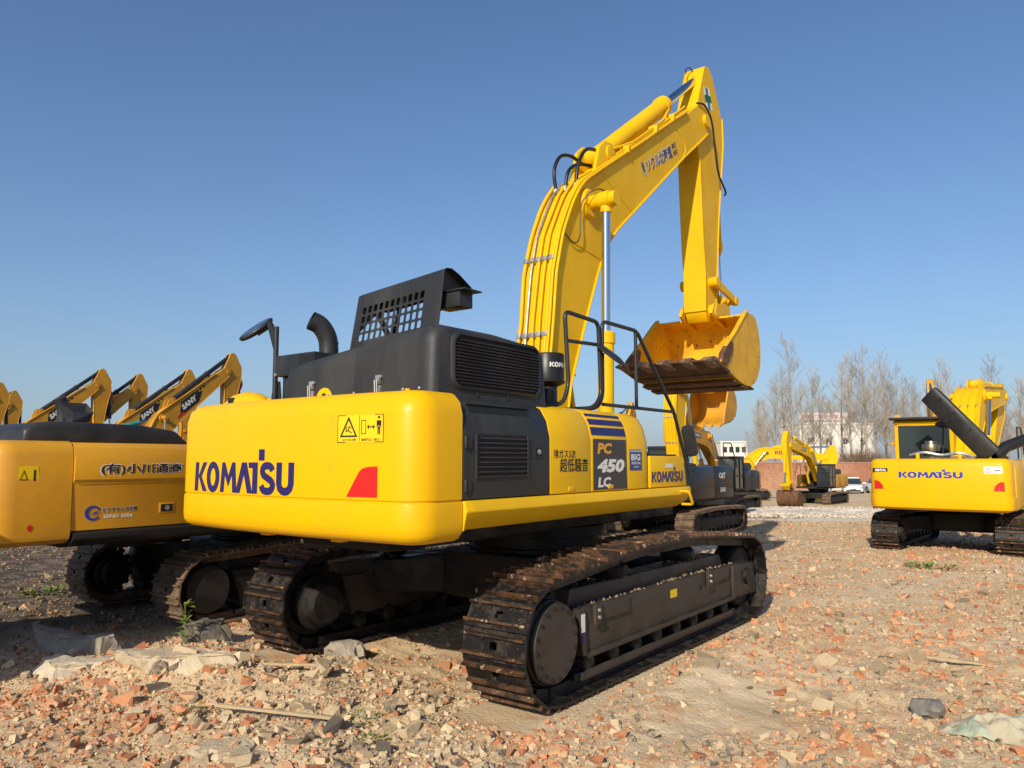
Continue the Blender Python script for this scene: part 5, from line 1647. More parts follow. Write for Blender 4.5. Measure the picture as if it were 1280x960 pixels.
# --- bright yellow machine on the right, engine hood thrown open
RZ = R(-3)
rR, cR, gR = machine("bright yellow excavator at the right with its dark engine hood raised", (2.66, 14.05, -.12), RZ, .86, M['yel'], M['ybm'], ab=-30, aa=-20, ak=10, pieces=True, tmats=(M['shoe'], M['grou'], M['frm'], M['undr']), gauge=2.85, hl=2.15,
    hw=1.60, zb=1.17, zt=2.46, yr=-3.35, yb=-2.6, yf=1.2, hoodlid=False, cabm=M['yel'], cabh=2.4, cabw=1.5, bwid=.36)
def r_extra():
    hx = 1.60
    def rear(x, z, off=.004):
        return (x, -3.35 + .12 * (x / hx) ** 2 + .02 - off, z)
    F = lambda x0, x1, z0, z1, off=.004: (lambda u, v: rear(x0 + (x1 - x0) * u, z0 + (z1 - z0) * v, off))
    decal("wordmark", cR, slice_polys(WM, 24), M['blue'], F(-.84, .60, 1.98, 2.13))
    decal("sticker", cR, slice_polys(quadpoly((0, 0), (1, 0), (1, 1), (0, 1)), 6), M['white'], F(1.04, 1.42, 2.10, 2.27))
    decal("pictogram", cR, ([(0, 0), (1, 0), (.5, 1), (.14, .1), (.86, .1), (.5, .8)], [(0, 1, 4, 3), (1, 2, 5, 4), (2, 0, 3, 5)]), M['dgrey'], F(1.08, 1.19, 2.13, 2.24, .006))
    decal("pictogram", cR, strokepoly([(0, .5), (.5, .5), (1, .5)], .25), M['dgrey'], F(1.26, 1.38, 2.14, 2.22, .006))
    pl = decal("nameplate", cR, slice_polys(quadpoly((0, 0), (1, 0), (1, 1), (0, 1)), 6), M['ink'], F(-1.47, -1.10, 2.12, 2.22))
    decal("lettering", pl, text_polys("RENTAL", .05), M['white'], F(-1.41, -1.13, 2.135, 2.20, .006))
    fin = [(0, 0), (1, 0), (.9, .5), (.6, .85), (.35, 1), (0, 1)]
    for x0, x1 in ((-1.44, -1.22), (1.44, 1.22)):
        decal("reflector", cR, (fin, [tuple(range(6))]), M['red'], F(x0, x1, 1.68, 1.90))
    # raised hood: a long shallow tray standing on its right edge
    b = MB()
    p0, p1 = Vector((1.10, -2.55, 2.50)), Vector((-.28, -2.35, 4.15))
    ax_ = (p1 - p0).normalized()
    sd = Vector((.62, -.35, .52)).normalized(); sd = (sd - ax_ * sd.dot(ax_)).normalized()
    nn = ax_.cross(sd)
    L_ = (p1 - p0).length
    sec = [(-.27, .10), (-.27, .05), (-.25, .01), (-.17, -.02), (-.02, -.035), (.13, -.03), (.22, .0), (.26, .04), (.27, .10)]
    rings = []
    for t, sh in ((0, .55), (.02, .9), (.06, 1), (.94, 1), (.98, .9), (1, .55)):
        rings.append([p0 + ax_ * L_ * t + sd * (u * (.9 + .1 * sh)) + nn * (w * sh if w > 0 else w * sh) for u, w in sec])
    b.loft(rings, cap=False, closed=False)
    rings2 = [[p + nn * .02 for p in r_] for r_ in rings]
    b.loft(rings2, cap=False, closed=False)
    hdR = b.o("raised_hood", M['hood'], rR, sm=35)
    for t in (.36, .62, .84):
        c = MB()
        c.loft([[p0 + ax_ * L_ * (t + dt) + sd * u - nn * (.045 if abs(dt) < .01 else .02) for u in (-.2, -.08, .08, .2)] for dt in (-.02, 0, .02)], cap=False, closed=False)
        c.o("hood_rib", M['hood'], hdR)
    b = MB(); b.tube([(1.15, -2.2, 2.5), (1.35, -2.0, 2.75), (1.75, -1.6, 2.95)], .14, 14)
    b.o("air_duct", M['rub'], rR)
    # engine top in the open bay
    b = MB(); b.box(-.5, .75, -2.4, -1.5, 2.35, 2.52); en = b.o("engine", mat("engine_grime", (.05, .045, .04), (.16, .15, .13), 6, .6, metal=.4, bump=.4), rR, bev=.04)
    b = MB(); b.lathe((-.28, -2.2, 2.5), (-.28, -2.2, 3.0), [(0, .10), (.15, .10), (.16, .20), (.30, .22), (.34, .20), (.35, .14), (.42, .13), (.43, .02)], 20)
    b.o("turbo_housing", mat("tarnished_steel", (.32, .27, .18), (.2, .17, .12), 8, .35, metal=.9), en)
    b = MB(); b.tube(smooth_path([(-.75, -2.4, 2.55), (-.4, -2.45, 2.62), (0, -2.4, 2.55), (.4, -2.42, 2.6), (.7, -2.3, 2.5)], 5), .04, 8); b.o("engine_pipe", M['zinc'], en)
    for x in (-.42, .52):
        b = MB(); b.box(x - .04, x + .04, -3.1, -3.04, 2.45, 2.60); b.o("lug", M['yel'], cR, bev=.01)
    b = MB(); b.tube([(-.15, -1.5, 2.4), (-.1, -1.5, 3.3)], .02, 8)
    mt = Matrix.Translation((-.05, -1.55, 3.38)) @ Matrix.Rotation(R(80), 4, 'X')
    b.loft([[mt @ Vector((.24 * f * math.cos(R(a)), .10 * f * math.sin(R(a)), z)) for a in range(0, 360, 20)] for z, f in ((-.03, .8), (0, 1), (.03, .8))])
    b.o("mirror", M['blk'], rR)
    b = MB(); b.box(-1.68, .02, -.55, 1.3, 3.58, 3.65); b.o("roof_visor", M['blk'], rR, bev=.01)
r_extra()
by_tip("amber excavator arm rising behind the cab of the right-hand machine", (-1.1, 36.5), R(12), .80, M['ora'], M['ora'], -9, 12, ak=0, pipes=3)
by_tip("yellow excavator half hidden at the left of the right-hand machine", (-2.6, 36.0), R(10), .66, M['yel'], M['ochb'], -18, 20, ak=0, pipes=3)

# --- the machine standing outside the picture whose shadow falls across the left foreground
machine("ochre excavator standing behind the photographer's left, only its shadow in view", (-3.3, -8.85), R(180), .86, M['cat'], M['ochb'], ab=-30, aa=25, yr=-3.4, yb=-2.7, hoodh=.35, pipes=2)
# ---------------------------------------------------------------- far side of the lot: gravel, cars, wall, buildings, bare trees
def cam_pt(px, dep):
    """ground point dep metres in front of the camera along its level axis, at bearing px of a 1280-wide frame"""
    l = (px - 640) / 948.89 * dep
    return (CAM.x + VX * dep + VY * l, CAM.y + VY * dep - VX * l)
g0 = cam_pt(1010, 33)
gr_ = patch_sheet("gravel_strip", g0[0], g0[1], 9.5, 4.2, R(38), grav, .05, h=.16)

brickm = mat("red_brick_wall", (0.30, 0.135, 0.08), (0.38, 0.21, 0.13), .35, .9, bump=.5, bscale=9, c3=(0.20, 0.10, 0.055), s3=3, t3=.6)
def wall():
    a, b_ = Vector((*cam_pt(905, 92), 0)), Vector((*cam_pt(1330, 84), 0))
    z0 = gz(a.x, a.y) - .2
    d = (b_ - a); L = d.length; d.normalize(); n = Vector((-d.y, d.x, 0))
    e = empty("boundary_wall", (a.x, a.y, z0), math.atan2(d.y, d.x), "long red brick boundary wall at the far edge of the lot, under the bare trees", "wall"); e["kind"] = "thing"
    b = MB(); b.box(0, L, -.12, .12, 0, 3.35); b.o("masonry", brickm, e)
    b = MB(); b.box(-.05, L + .05, -.18, .18, 3.35, 3.47); b.o("coping", mat("wall_coping", (.35, .22, .16), (.3, .15, .1), 3, .9), e)
    k = 0
    while k * 4.0 < L:
        b = MB(); b.box(k * 4.0 - .2, k * 4.0 + .2, -.2, .2, 0, 3.36); b.o("pier", brickm, e); k += 1
wall()

whitew = mat("white_render_wall", (0.74, 0.72, 0.66), (0.66, 0.63, 0.56), .4, .85, c3=(0.55, 0.51, 0.44), s3=2, t3=.66)
def building(label, px0, px1, dep, ztop, signs, hgt, depth=9, step=None):
    a, b_ = Vector((*cam_pt(px0, dep), 0)), Vector((*cam_pt(px1, dep), 0))
    d = b_ - a; L = d.length
    z0 = -1.9
    e = empty("building", (a.x, a.y, z0), math.atan2(d.y, d.x), label, "building"); e["kind"] = "thing"
    H = ztop - z0
    b = MB(); b.box(0, L, 0, depth, 0, H); b.o("wall", whitew, e)
    b = MB(); b.box(-.15, L + .15, -.15, depth + .15, H, H + .25); b.o("parapet", whitew, e)
    return e, L, H
e, L, H = building("long white warehouse with black characters on its wall, behind the bare trees", 999, 1092, 122, 7.6, None, 8)
for s, u in zip("扬新商公", (.10, .34, .56, .80)):
    decal("lettering", e, text_polys(s, .03), M['ink'], plane_fn((L * u, -.02, H * .66), (1.15, 0, 0), (0, 0, 1.15)))
for u in (.10, .25, .42, .60):
    decal("lettering", e, text_polys("中", .02), mat("faded_red_print", (.55, .22, .2), None, rough=.7), plane_fn((L * u, -.02, H * .22), (.8, 0, 0), (0, 0, .8)))
b = MB(); b.box(0, L * .66, -.1, .3, H + .25, H + 1.9); bb = b.o("rooftop_board", mat("board_white", (.74, .70, .68), (.66, .6, .6), 1, .7), e)
decal("lettering", bb, text_polys("招租广告 永恒家具", .03), mat("faded_red_print", (.55, .22, .2), None, rough=.7), plane_fn((L * .05, -.12, H + .95), (L * .55, 0, 0), (0, 0, .7)))
decal("lettering", bb, text_polys("电话 8856 2100", .02), M['dgrey'], plane_fn((L * .06, -.12, H + .42), (L * .5, 0, 0), (0, 0, .32)))
for k in range(6):
    b = MB(); b.box(L * (.08 + .15 * k), L * (.08 + .15 * k) + .9, -.03, .05, H * .40, H * .40 + .9); w = b.o("window", M['glass'], e)
    b = MB(); b.box(L * (.08 + .15 * k) - .06, L * (.08 + .15 * k) + .96, -.08, .02, H * .40 - .1, H * .40); b.o("sill", whitew, w)
e2, L2, H2 = building("narrow white building rising behind the ochre boom left of the trees", 900, 934, 150, 5.4, None, 8)
for k in range(4):
    for j in range(3):
        b = MB(); b.box(L2 * (.08 + .23 * k), L2 * (.08 + .23 * k) + .8, -.03, .05, H2 - 2.0 - 2.3 * j, H2 - .9 - 2.3 * j); b.o("window", M['glass'], e2)

# parked white cars
def car(label, px, dep, rz):
    x, y = cam_pt(px, dep)
    e = empty("car", (x, y, gz(x, y)), rz, label, "car", "white cars parked by the wall")
    wp = mat("white_car_paint", (.76, .76, .75), None, rough=.25, coat=.6)
    b = MB()
    st = [(-2.25, .62, .30, .75), (-2.15, .84, .24, .88), (-1.5, .89, .20, .95), (-.4, .90, .20, .93), (.9, .90, .20, .92), (1.6, .88, .20, .86), (2.1, .80, .24, .74), (2.28, .60, .32, .62)]
    b.loft([[(-w, y_, z0), (-w * 1.0, y_, (z0 + z1) / 2), (-w * .93, y_, z1), (w * .93, y_, z1), (w, y_, (z0 + z1) / 2), (w, y_, z0)] for y_, w, z0, z1 in st])
    body = b.o("body", wp, e, bev=.05, sm=60)
    b = MB()
    b.loft([[(-w, y_, .90), (-w * .82, y_, z1), (w * .82, y_, z1), (w, y_, .90)] for y_, w, z1 in ((-1.95, .75, .95), (-1.2, .80, 1.42), (-.2, .80, 1.48), (.35, .80, 1.42), (1.15, .76, .93))])
    gh = b.o("cabin", M['glass'], e, bev=.03, sm=60)
    b = MB(); b.box(-.62, .62, -1.15, .3, 1.40, 1.50); b.o("roof", wp, gh, bev=.04)
    for sx in (-1, 1):
        b = MB(); b.box(sx * .55 - .2, sx * .55 + .2, 2.12, 2.24, .55, .68); b.o("headlight", mat("headlight", (.2, .22, .25), None, rough=.1, coat=.6), body, bev=.03)
        b = MB(); b.box(sx * .98 - .12, sx * .98 + .12, .75, .87, .92, 1.06); b.o("mirror", wp, body, bev=.03)
    b = MB(); b.box(-.6, .6, 2.2, 2.295, .30, .42); b.o("grille", M['blk2'], body)
    b = MB(); b.box(-.24, .24, 2.27, 2.31, .44, .55); b.o("number_plate", mat("plate_green", (.06, .28, .12), None, rough=.5), body)
    for sx in (-1, 1):
        for y_ in (-1.4, 1.4):
            b = MB(); b.lathe((sx * .70, y_, .33), (sx * .92, y_, .33), [(0, .2), (.02, .33), (.2, .33), (.22, .2)], 18)
            w = b.o("wheel", M['rub'], e)
            b = MB(); b.lathe((sx * .915, y_, .33), (sx * .93, y_, .33), [(0, .2), (.01, .2), (.012, .05)], 14); b.o("rim", M['zinc'], w)
car("white saloon car facing the camera beside the yellow excavator with lowered bucket", 1062, 72, R(195))
car("white car mostly hidden behind the right-hand excavator's left edge", 1100, 70, R(215))
car("white car seen behind the track of the excavator with lowered bucket", 1034, 76, R(150))

# bare trees
bark = mat("hazed_bark", (0.30, 0.255, 0.205), (0.38, 0.33, 0.275), 3, .9)  # pale bark, lightened further to put distance haze into the colour
def tree_mesh(seed, H, r0, bare=.30):
    rd = random.Random(seed)
    bt, bc = MB(), MB()
    lean = Vector((rd.uniform(-.05, .05), rd.uniform(-.05, .05), 0))
    P = [Vector((0, 0, 0))]
    n = 9
    for i in range(1, n + 1):
        P.append(P[-1] + (Vector((rd.uniform(-.05, .05), rd.uniform(-.05, .05), 1)) + lean).normalized() * H / n)
    bt.tube(P, r0, 7, r1=r0 * .10)
    def branch(p, d, L_, r, lvl):
        k = 3 if lvl < 3 else 2
        pts = [p]
        for i in range(k):
            d = (d + Vector((rd.uniform(-.16, .16), rd.uniform(-.16, .16), .12 if lvl < 3 else .05))).normalized()
            pts.append(pts[-1] + d * L_ / k)
        bc.tube(pts, r, 3 if lvl > 1 else 4, r1=r * .35, cap=False)
        if lvl < 3:
            m = {1: rd.randint(6, 9), 2: rd.randint(4, 6)}[lvl]
            for j in range(m):
                t = .25 + .75 * (j + rd.random() * .6) / m
                i = min(k - 1, int(t * k)); q = pts[i].lerp(pts[i + 1], t * k - i)
                a = rd.uniform(0, 6.28); s_ = rd.uniform(.45, .8)
                ax = Vector((math.cos(a), math.sin(a), .25)).normalized()
                branch(q, (d * (1 - s_ * .6) + ax * s_).normalized(), L_ * rd.uniform(.35, .55), max(r * .5, .010 if lvl == 2 else .013), lvl + 1)
    m = 30
    for j in range(m):
        t = bare + (1 - bare) * (j + rd.random()) / m
        i = min(n - 1, int(t * n)); q = P[i].lerp(P[i + 1], min(1, t * n - i))
        a = rd.uniform(0, 6.28)
        up = rd.uniform(.9, 1.7)
        L_ = (H * .26) * (1.15 - t) * rd.uniform(.6, 1.15) + .6
        branch(q, Vector((math.cos(a), math.sin(a), up)).normalized(), L_, max(r0 * .30 * (1.1 - t), .022), 1)
    return bt.mesh("trunk", bark, sm=60), bc.mesh("crown", bark, sm=60)
protos = [tree_mesh(11 + k, H, r) for k, (H, r) in enumerate(((15, .20), (17, .22), (13.5, .17), (16, .19), (12, .15)))]
tr_ = random.Random(5)
tpx = [934, 948, 957, 968, 979, 990, 1002, 1014, 1026, 1037, 1049, 1060, 1073, 1085, 1096, 1104, 1113, 1122, 1131, 1143, 1154, 1163, 1177, 1186, 1197, 1211, 1224, 1238, 1250, 1262, 1275, 1290]
ordn = 0
for i, px_ in enumerate(tpx):
    dep = tr_.uniform(95, 122)
    x, y = cam_pt(px_ + tr_.uniform(-3, 3), dep)
    k = tr_.randrange(5)
    sc = tr_.uniform(.85, 1.12) * (0.72 if px_ < 950 else 1.0)
    e = empty("bare_tree", (x, y, -1.7), tr_.uniform(0, 6.28), "tall leafless tree in the row beyond the boundary wall at the right", "tree", "leafless trees beyond the wall", sc)
    link("trunk", protos[k][0], e); link("crown", protos[k][1], e)
for i in range(18):
    x, y = cam_pt(945 + i * 20 + tr_.uniform(-8, 8), tr_.uniform(128, 150))
    k = tr_.randrange(5)
    e = empty("bare_tree", (x, y, -1.9), tr_.uniform(0, 6.28), "slender leafless tree standing far behind the front row of trees", "tree", "leafless trees in the far rank", tr_.uniform(.95, 1.25))
    link("trunk", protos[k][0], e); link("crown", protos[k][1], e)
# brushwood at the foot of the trees
def bush_mesh(seed):
    rd = random.Random(seed); b = MB()
    for _ in range(130):
        a, rr = rd.uniform(0, 6.28), rd.uniform(0, 1.6)
        p = Vector((rr * math.cos(a), rr * math.sin(a), 0)); d = Vector((rd.uniform(-.5, .5), rd.uniform(-.5, .5), 1)).normalized()
        pts = [p]
        for _k in range(3):
            d = (d + Vector((rd.uniform(-.3, .3), rd.uniform(-.3, .3), .1))).normalized(); pts.append(pts[-1] + d * rd.uniform(.6, 1.3))
        b.tube(pts, .022, 3, r1=.008, cap=False)
        for _k in range(3):
            q = pts[1].lerp(pts[3], rd.random()); dd = (d + Vector((rd.uniform(-1, 1), rd.uniform(-1, 1), .3))).normalized()
            b.tube([q, q + dd * rd.uniform(.5, 1.0)], .012, 3, r1=.006, cap=False)
    return b.mesh("brushwood", mat("brushwood_bark", (.17, .115, .075), (.24, .17, .11), 3, .9), sm=0)
bms = [bush_mesh(3), bush_mesh(4)]
for i, px_ in enumerate((1058, 1066, 1074, 1081, 1089, 1098)):
    x, y = cam_pt(px_, 94 + (i % 3))
    o = link("bare_shrub", bms[i % 2]); o.location = (x, y, -1.0); o.rotation_euler = (0, 0, i * 1.3); o.scale = (1, 1, 1.25)
    tagp(o, "tangled leafless shrub behind the red wall at the foot of the trees", "shrub", "leafless shrubs behind the wall")
# ---------------------------------------------------------------- rubble
def chunk_template(seed, flat):
    rd = random.Random(seed)
    bm = bmesh.new()
    bmesh.ops.create_cube(bm, size=1.0)
    for v in bm.verts:
        v.co.x *= 1.0; v.co.y *= rd.uniform(.55, .95); v.co.z *= flat
        v.co += Vector((rd.uniform(-.13, .13), rd.uniform(-.13, .13), rd.uniform(-.10, .10) * flat * 1.6))
    for _ in range(rd.randint(2, 4)):
        n = Vector((rd.uniform(-1, 1), rd.uniform(-1, 1), rd.uniform(-1, 1) * .7)).normalized()
        r = bmesh.ops.bisect_plane(bm, geom=bm.verts[:] + bm.edges[:] + bm.faces[:], plane_co=n * rd.uniform(.26, .40) * (1 if abs(n.z) < .6 else flat), plane_no=n, clear_outer=True)
        es = [e for e in bm.edges if e.is_boundary]
        if es:
            bmesh.ops.contextual_create(bm, geom=es)
    bmesh.ops.triangulate(bm, faces=bm.faces)
    bm.verts.index_update()
    v = np.array([p.co[:] for p in bm.verts]); f = np.array([[q.index for q in p.verts] for p in bm.faces])
    bm.free()
    return v, f
def chip_template(seed):
    rd = random.Random(seed); b = []
    fl = rd.choice((.22, .35, .5, .7))
    for z in (-1, 1):
        for a in (0, 1, 2, 3):
            t = R(45 + 90 * a + rd.uniform(-26, 26)); r_ = rd.uniform(.42, .62) * (1 if z < 0 else rd.uniform(.6, .95))
            b.append((r_ * math.cos(t), r_ * math.sin(t) * .85, z * fl * .5 * rd.uniform(.6, 1.15)))
    f = [(0, 3, 2), (0, 2, 1), (4, 5, 6), (4, 6, 7)]
    for a in range(4):
        c = (a + 1) % 4; f += [(a, c, 4 + c), (a, 4 + c, 4 + a)]
    return np.array(b), np.array(f)
CHIP = [chip_template(100 + k) for k in range(24)]
TPL = [chunk_template(s, fl) for s, fl in zip(range(24), [.35, .5, .65, .8, .28, .45] * 4)]
BRICK = [(.50, .185, .075), (.56, .25, .11), (.42, .14, .06), (.58, .32, .17), (.46, .20, .11)]
STONE = [(.50, .385, .235), (.44, .345, .22), (.58, .455, .285), (.31, .245, .165), (.52, .40, .26), (.15, .125, .10)]
def tint_material():
    m = bpy.data.materials.new("rubble_piece")
    m.use_nodes = True
    nt = m.node_tree; b = nt.nodes["Principled BSDF"]
    b.inputs["Roughness"].default_value = .93; b.inputs["Specular IOR Level"].default_value = .15
    at = nt.nodes.new("ShaderNodeAttribute"); at.attribute_name = "tint"
    tc = nt.nodes.new("ShaderNodeTexCoord")
    n = nt.nodes.new("ShaderNodeTexNoise"); n.inputs["Scale"].default_value = 28; n.inputs["Detail"].default_value = 6
    nt.links.new(tc.outputs["Object"], n.inputs["Vector"])
    r = nt.nodes.new("ShaderNodeMapRange"); r.inputs["From Min"].default_value = .40; r.inputs["From Max"].default_value = .68; r.inputs["To Max"].default_value = .62
    nt.links.new(n.outputs["Fac"], r.inputs["Value"])
    mx = nt.nodes.new("ShaderNodeMix"); mx.data_type = 'RGBA'; mx.inputs[7].default_value = (.62, .475, .30, 1)
    nt.links.new(r.outputs[0], mx.inputs["Factor"]); nt.links.new(at.outputs["Color"], mx.inputs[6])
    nt.links.new(mx.outputs[2], b.inputs["Base Color"])
    bp = nt.nodes.new("ShaderNodeBump"); bp.inputs["Strength"].default_value = .5; bp.inputs["Distance"].default_value = .01
    n2 = nt.nodes.new("ShaderNodeTexNoise"); n2.inputs["Scale"].default_value = 90; n2.inputs["Detail"].default_value = 5
    nt.links.new(tc.outputs["Object"], n2.inputs["Vector"]); nt.links.new(n2.outputs["Fac"], bp.inputs["Height"]); nt.links.new(bp.outputs[0], b.inputs["Normal"])
    return m
TM = tint_material()
rs = np.random.RandomState(3)
def rotmats(n, tilt):
    az = rs.uniform(0, 2 * np.pi, n); tx = rs.normal(0, tilt, n); ty = rs.normal(0, tilt, n)
    ca, sa, cx, sx, cy, sy = np.cos(az), np.sin(az), np.cos(tx), np.sin(tx), np.cos(ty), np.sin(ty)
    o, z = np.ones(n), np.zeros(n)
    A = np.stack([ca, -sa, z, sa, ca, z, z, z, o], -1).reshape(-1, 3, 3)
    B = np.stack([o, z, z, z, cx, -sx, z, sx, cx], -1).reshape(-1, 3, 3)
    C = np.stack([cy, z, sy, z, o, z, -sy, z, cy], -1).reshape(-1, 3, 3)
    return A @ B @ C
def under_track(x, y):
    u = np.zeros(len(x), bool)
    for xc in (-1.445, 1.445):
        u |= (np.abs(x - xc) < .34) & (np.abs(y) < 2.72)
    for xc in (-3.75, -5.75):
        u |= (np.abs(x - xc) < .34) & (np.abs(y + .3) < 2.3)
    return u
def rubble_mask(x, y):
    m = .52 + 1.0 * np.clip(vnoise(x * .8, y * .8, 21) + .35, 0, 1) + .6 * vnoise(x * 2.2, y * 2.2, 22)
    m = m + 1.4 * gauss(x, y, -1.2, -3.4, 2.2, .9, R(14)) + .9 * gauss(x, y, 1.6, -3.3, 1.6, .5) - .55 * gauss(x, y, 2.6, -1.0, .7, 2.2) - .5 * gauss(x, y, 0.2, -2.3, .9, .6) - .5 * sstep(-3.8, -5.5, x)
    return np.clip(m, .06, 1.5)
def scatter(n, d0, d1, smin, smax, alpha):
    """positions in the wedge of ground in front of the camera, denser near it"""
    d = d0 * (d1 / d0) ** rs.uniform(0, 1, n)
    l = rs.uniform(-.78, .78, n) * d
    x = CAM.x + VX * d + VY * l; y = CAM.y + VY * d - VX * l
    keep = rs.uniform(0, 1.3, n) < rubble_mask(x, y)
    keep &= ~under_track(x, y)
    x, y, d = x[keep], y[keep], d[keep]
    u = rs.uniform(0, 1, len(x))
    s = (smin ** -alpha + u * (smax ** -alpha - smin ** -alpha)) ** (-1 / alpha)
    s = np.maximum(s, .0022 * d)
    return x, y, s
def colours(n, x, y):
    pb = np.clip(.42 + .9 * vnoise(x * 1.1, y * 1.1, 31), .08, .85)
    isb = rs.uniform(0, 1, n) < pb
    c = np.where(isb[:, None], np.array(BRICK)[rs.randint(0, len(BRICK), n)], np.array(STONE)[rs.randint(0, len(STONE), n)])
    dark = 1 - .68 * sstep(-3.6, -5.2, x)[:, None]  # chips darken leftwards: dark soil there, plus shade put into the tint
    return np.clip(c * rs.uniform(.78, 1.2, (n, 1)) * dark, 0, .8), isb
def join_chunks(name, x, y, s, cols, label, tilt=.3, sink=.12, TPL=TPL):
    V, F, Cc = [], [], []
    off = 0
    t = rs.randint(0, len(TPL), len(x))
    Rm = rotmats(len(x), tilt)
    z = gheight(x, y)
    for k in range(len(TPL)):
        idx = np.where(t == k)[0]
        if not len(idx): continue
        tv, tf = TPL[k]
        v = np.einsum('nij,vj->nvi', Rm[idx], tv) * s[idx][:, None, None]
        zlift = -v[:, :, 2].min(1) - s[idx] * sink
        v[:, :, 0] += x[idx][:, None]; v[:, :, 1] += y[idx][:, None]; v[:, :, 2] += (z[idx] + zlift)[:, None]
        n, m = v.shape[:2]
        V.append(v.reshape(-1, 3)); F.append((tf[None] + (off + np.arange(n) * m)[:, None, None]).reshape(-1, 3))
        Cc.append(np.repeat(cols[idx], m, 0)); off += n * m
    o = link(name, np_mesh(name, np.concatenate(V), np.concatenate(F), TM, np.concatenate(Cc)))
    tagp(o, label, "rubble", None, "stuff")
    return o
x, y, s = scatter(120000, 3.3, 34, .008, .04, 1.2)
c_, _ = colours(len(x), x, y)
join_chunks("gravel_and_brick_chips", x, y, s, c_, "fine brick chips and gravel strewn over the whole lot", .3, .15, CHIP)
x, y, s = scatter(56000, 3.3, 34, .024, .09, 1.6)
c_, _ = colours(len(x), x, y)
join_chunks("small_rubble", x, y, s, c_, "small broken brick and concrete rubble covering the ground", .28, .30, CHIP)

x, y, s = scatter(5200, 3.4, 24, .055, .13, 2.2)
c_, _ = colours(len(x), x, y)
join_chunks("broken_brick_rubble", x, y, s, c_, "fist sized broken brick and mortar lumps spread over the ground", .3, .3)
n_ = 9000
a_, r_ = rs.uniform(0, 2 * np.pi, n_), np.sqrt(rs.uniform(0, 1, n_))
u_, w_ = 9.3 * r_ * np.cos(a_), 4.1 * r_ * np.sin(a_)
x, y = g0[0] + u_ * math.cos(R(38)) - w_ * math.sin(R(38)), g0[1] + u_ * math.sin(R(38)) + w_ * math.cos(R(38))
s = rs.uniform(.06, .16, n_)
c_ = np.array([(.60, .54, .45), (.52, .46, .38), (.66, .60, .51), (.42, .37, .31)])[rs.randint(0, 4, n_)]
gro = join_chunks("gravel_stones", x, y, s, c_, "pale crushed stone of the gravel strip between the machines", .4, -.6, CHIP)

# 300 larger pieces, each a thing of its own
meshes = {}
pm = [mat("brick_piece_%d" % i, c, (c[0] * .8 + .12, c[1] * .8 + .10, c[2] * .8 + .07), 14, .93, bump=.5, bscale=60, c3=(.58, .48, .35), s3=18, t3=.62) for i, c in enumerate(BRICK)]
sm_ = [mat("concrete_piece_%d" % i, c, (c[0] * .85, c[1] * .83, c[2] * .8), 12, .93, bump=.6, bscale=60, c3=(.62, .55, .44), s3=20, t3=.62) for i, c in enumerate(STONE)]
def chunk_obj(kind, k, mi):
    key = (kind, k, mi)
    if key not in meshes:
        v, f = TPL[k]
        me = bpy.data.meshes.new(kind); me.from_pydata([tuple(p) for p in v], [], [tuple(q) for q in f]); me.materials.append((pm if kind == "brick_fragment" else sm_)[mi])
        meshes[key] = me
    return link(kind, meshes[key])
def place_chunk(o, x, y, sx, sy, sz, rz, tx=0., ty=0., sink=.25, z=None):
    o.scale = (sx, sy, sz); o.rotation_euler = (tx, ty, rz)
    h = min((Matrix.Rotation(ty, 3, 'Y') @ Matrix.Rotation(tx, 3, 'X') @ Vector((v.co.x * sx, v.co.y * sy, v.co.z * sz))).z for v in o.data.vertices)
    o.location = (x, y, (gz(x, y) if z is None else z) - h - sink * sz * .5)
rdm = random.Random(17)
x, y, s = scatter(2600, 3.8, 17, .09, .22, 2.2)
cnt = {"brick_fragment": 0, "concrete_chunk": 0}
for xi, yi, si in zip(x, y, s):
    isb = rdm.random() < .58
    kind = "brick_fragment" if isb else "concrete_chunk"
    if cnt[kind] >= (170 if isb else 125): continue
    cnt[kind] += 1
    o = chunk_obj(kind, rdm.randrange(len(TPL)), rdm.randrange(5 if isb else 6))
    place_chunk(o, float(xi), float(yi), si, si * rdm.uniform(.8, 1.2), si * rdm.uniform(.75, 1.05), rdm.uniform(0, 6.28), rdm.gauss(0, .22), rdm.gauss(0, .22), sink=.75)
    if isb: tagp(o, "broken orange red brick fragment lying loose on the rubble ground", "brick", "loose brick fragments")
    else: tagp(o, "broken pale grey concrete chunk lying loose on the rubble ground", "rubble", "loose concrete chunks")

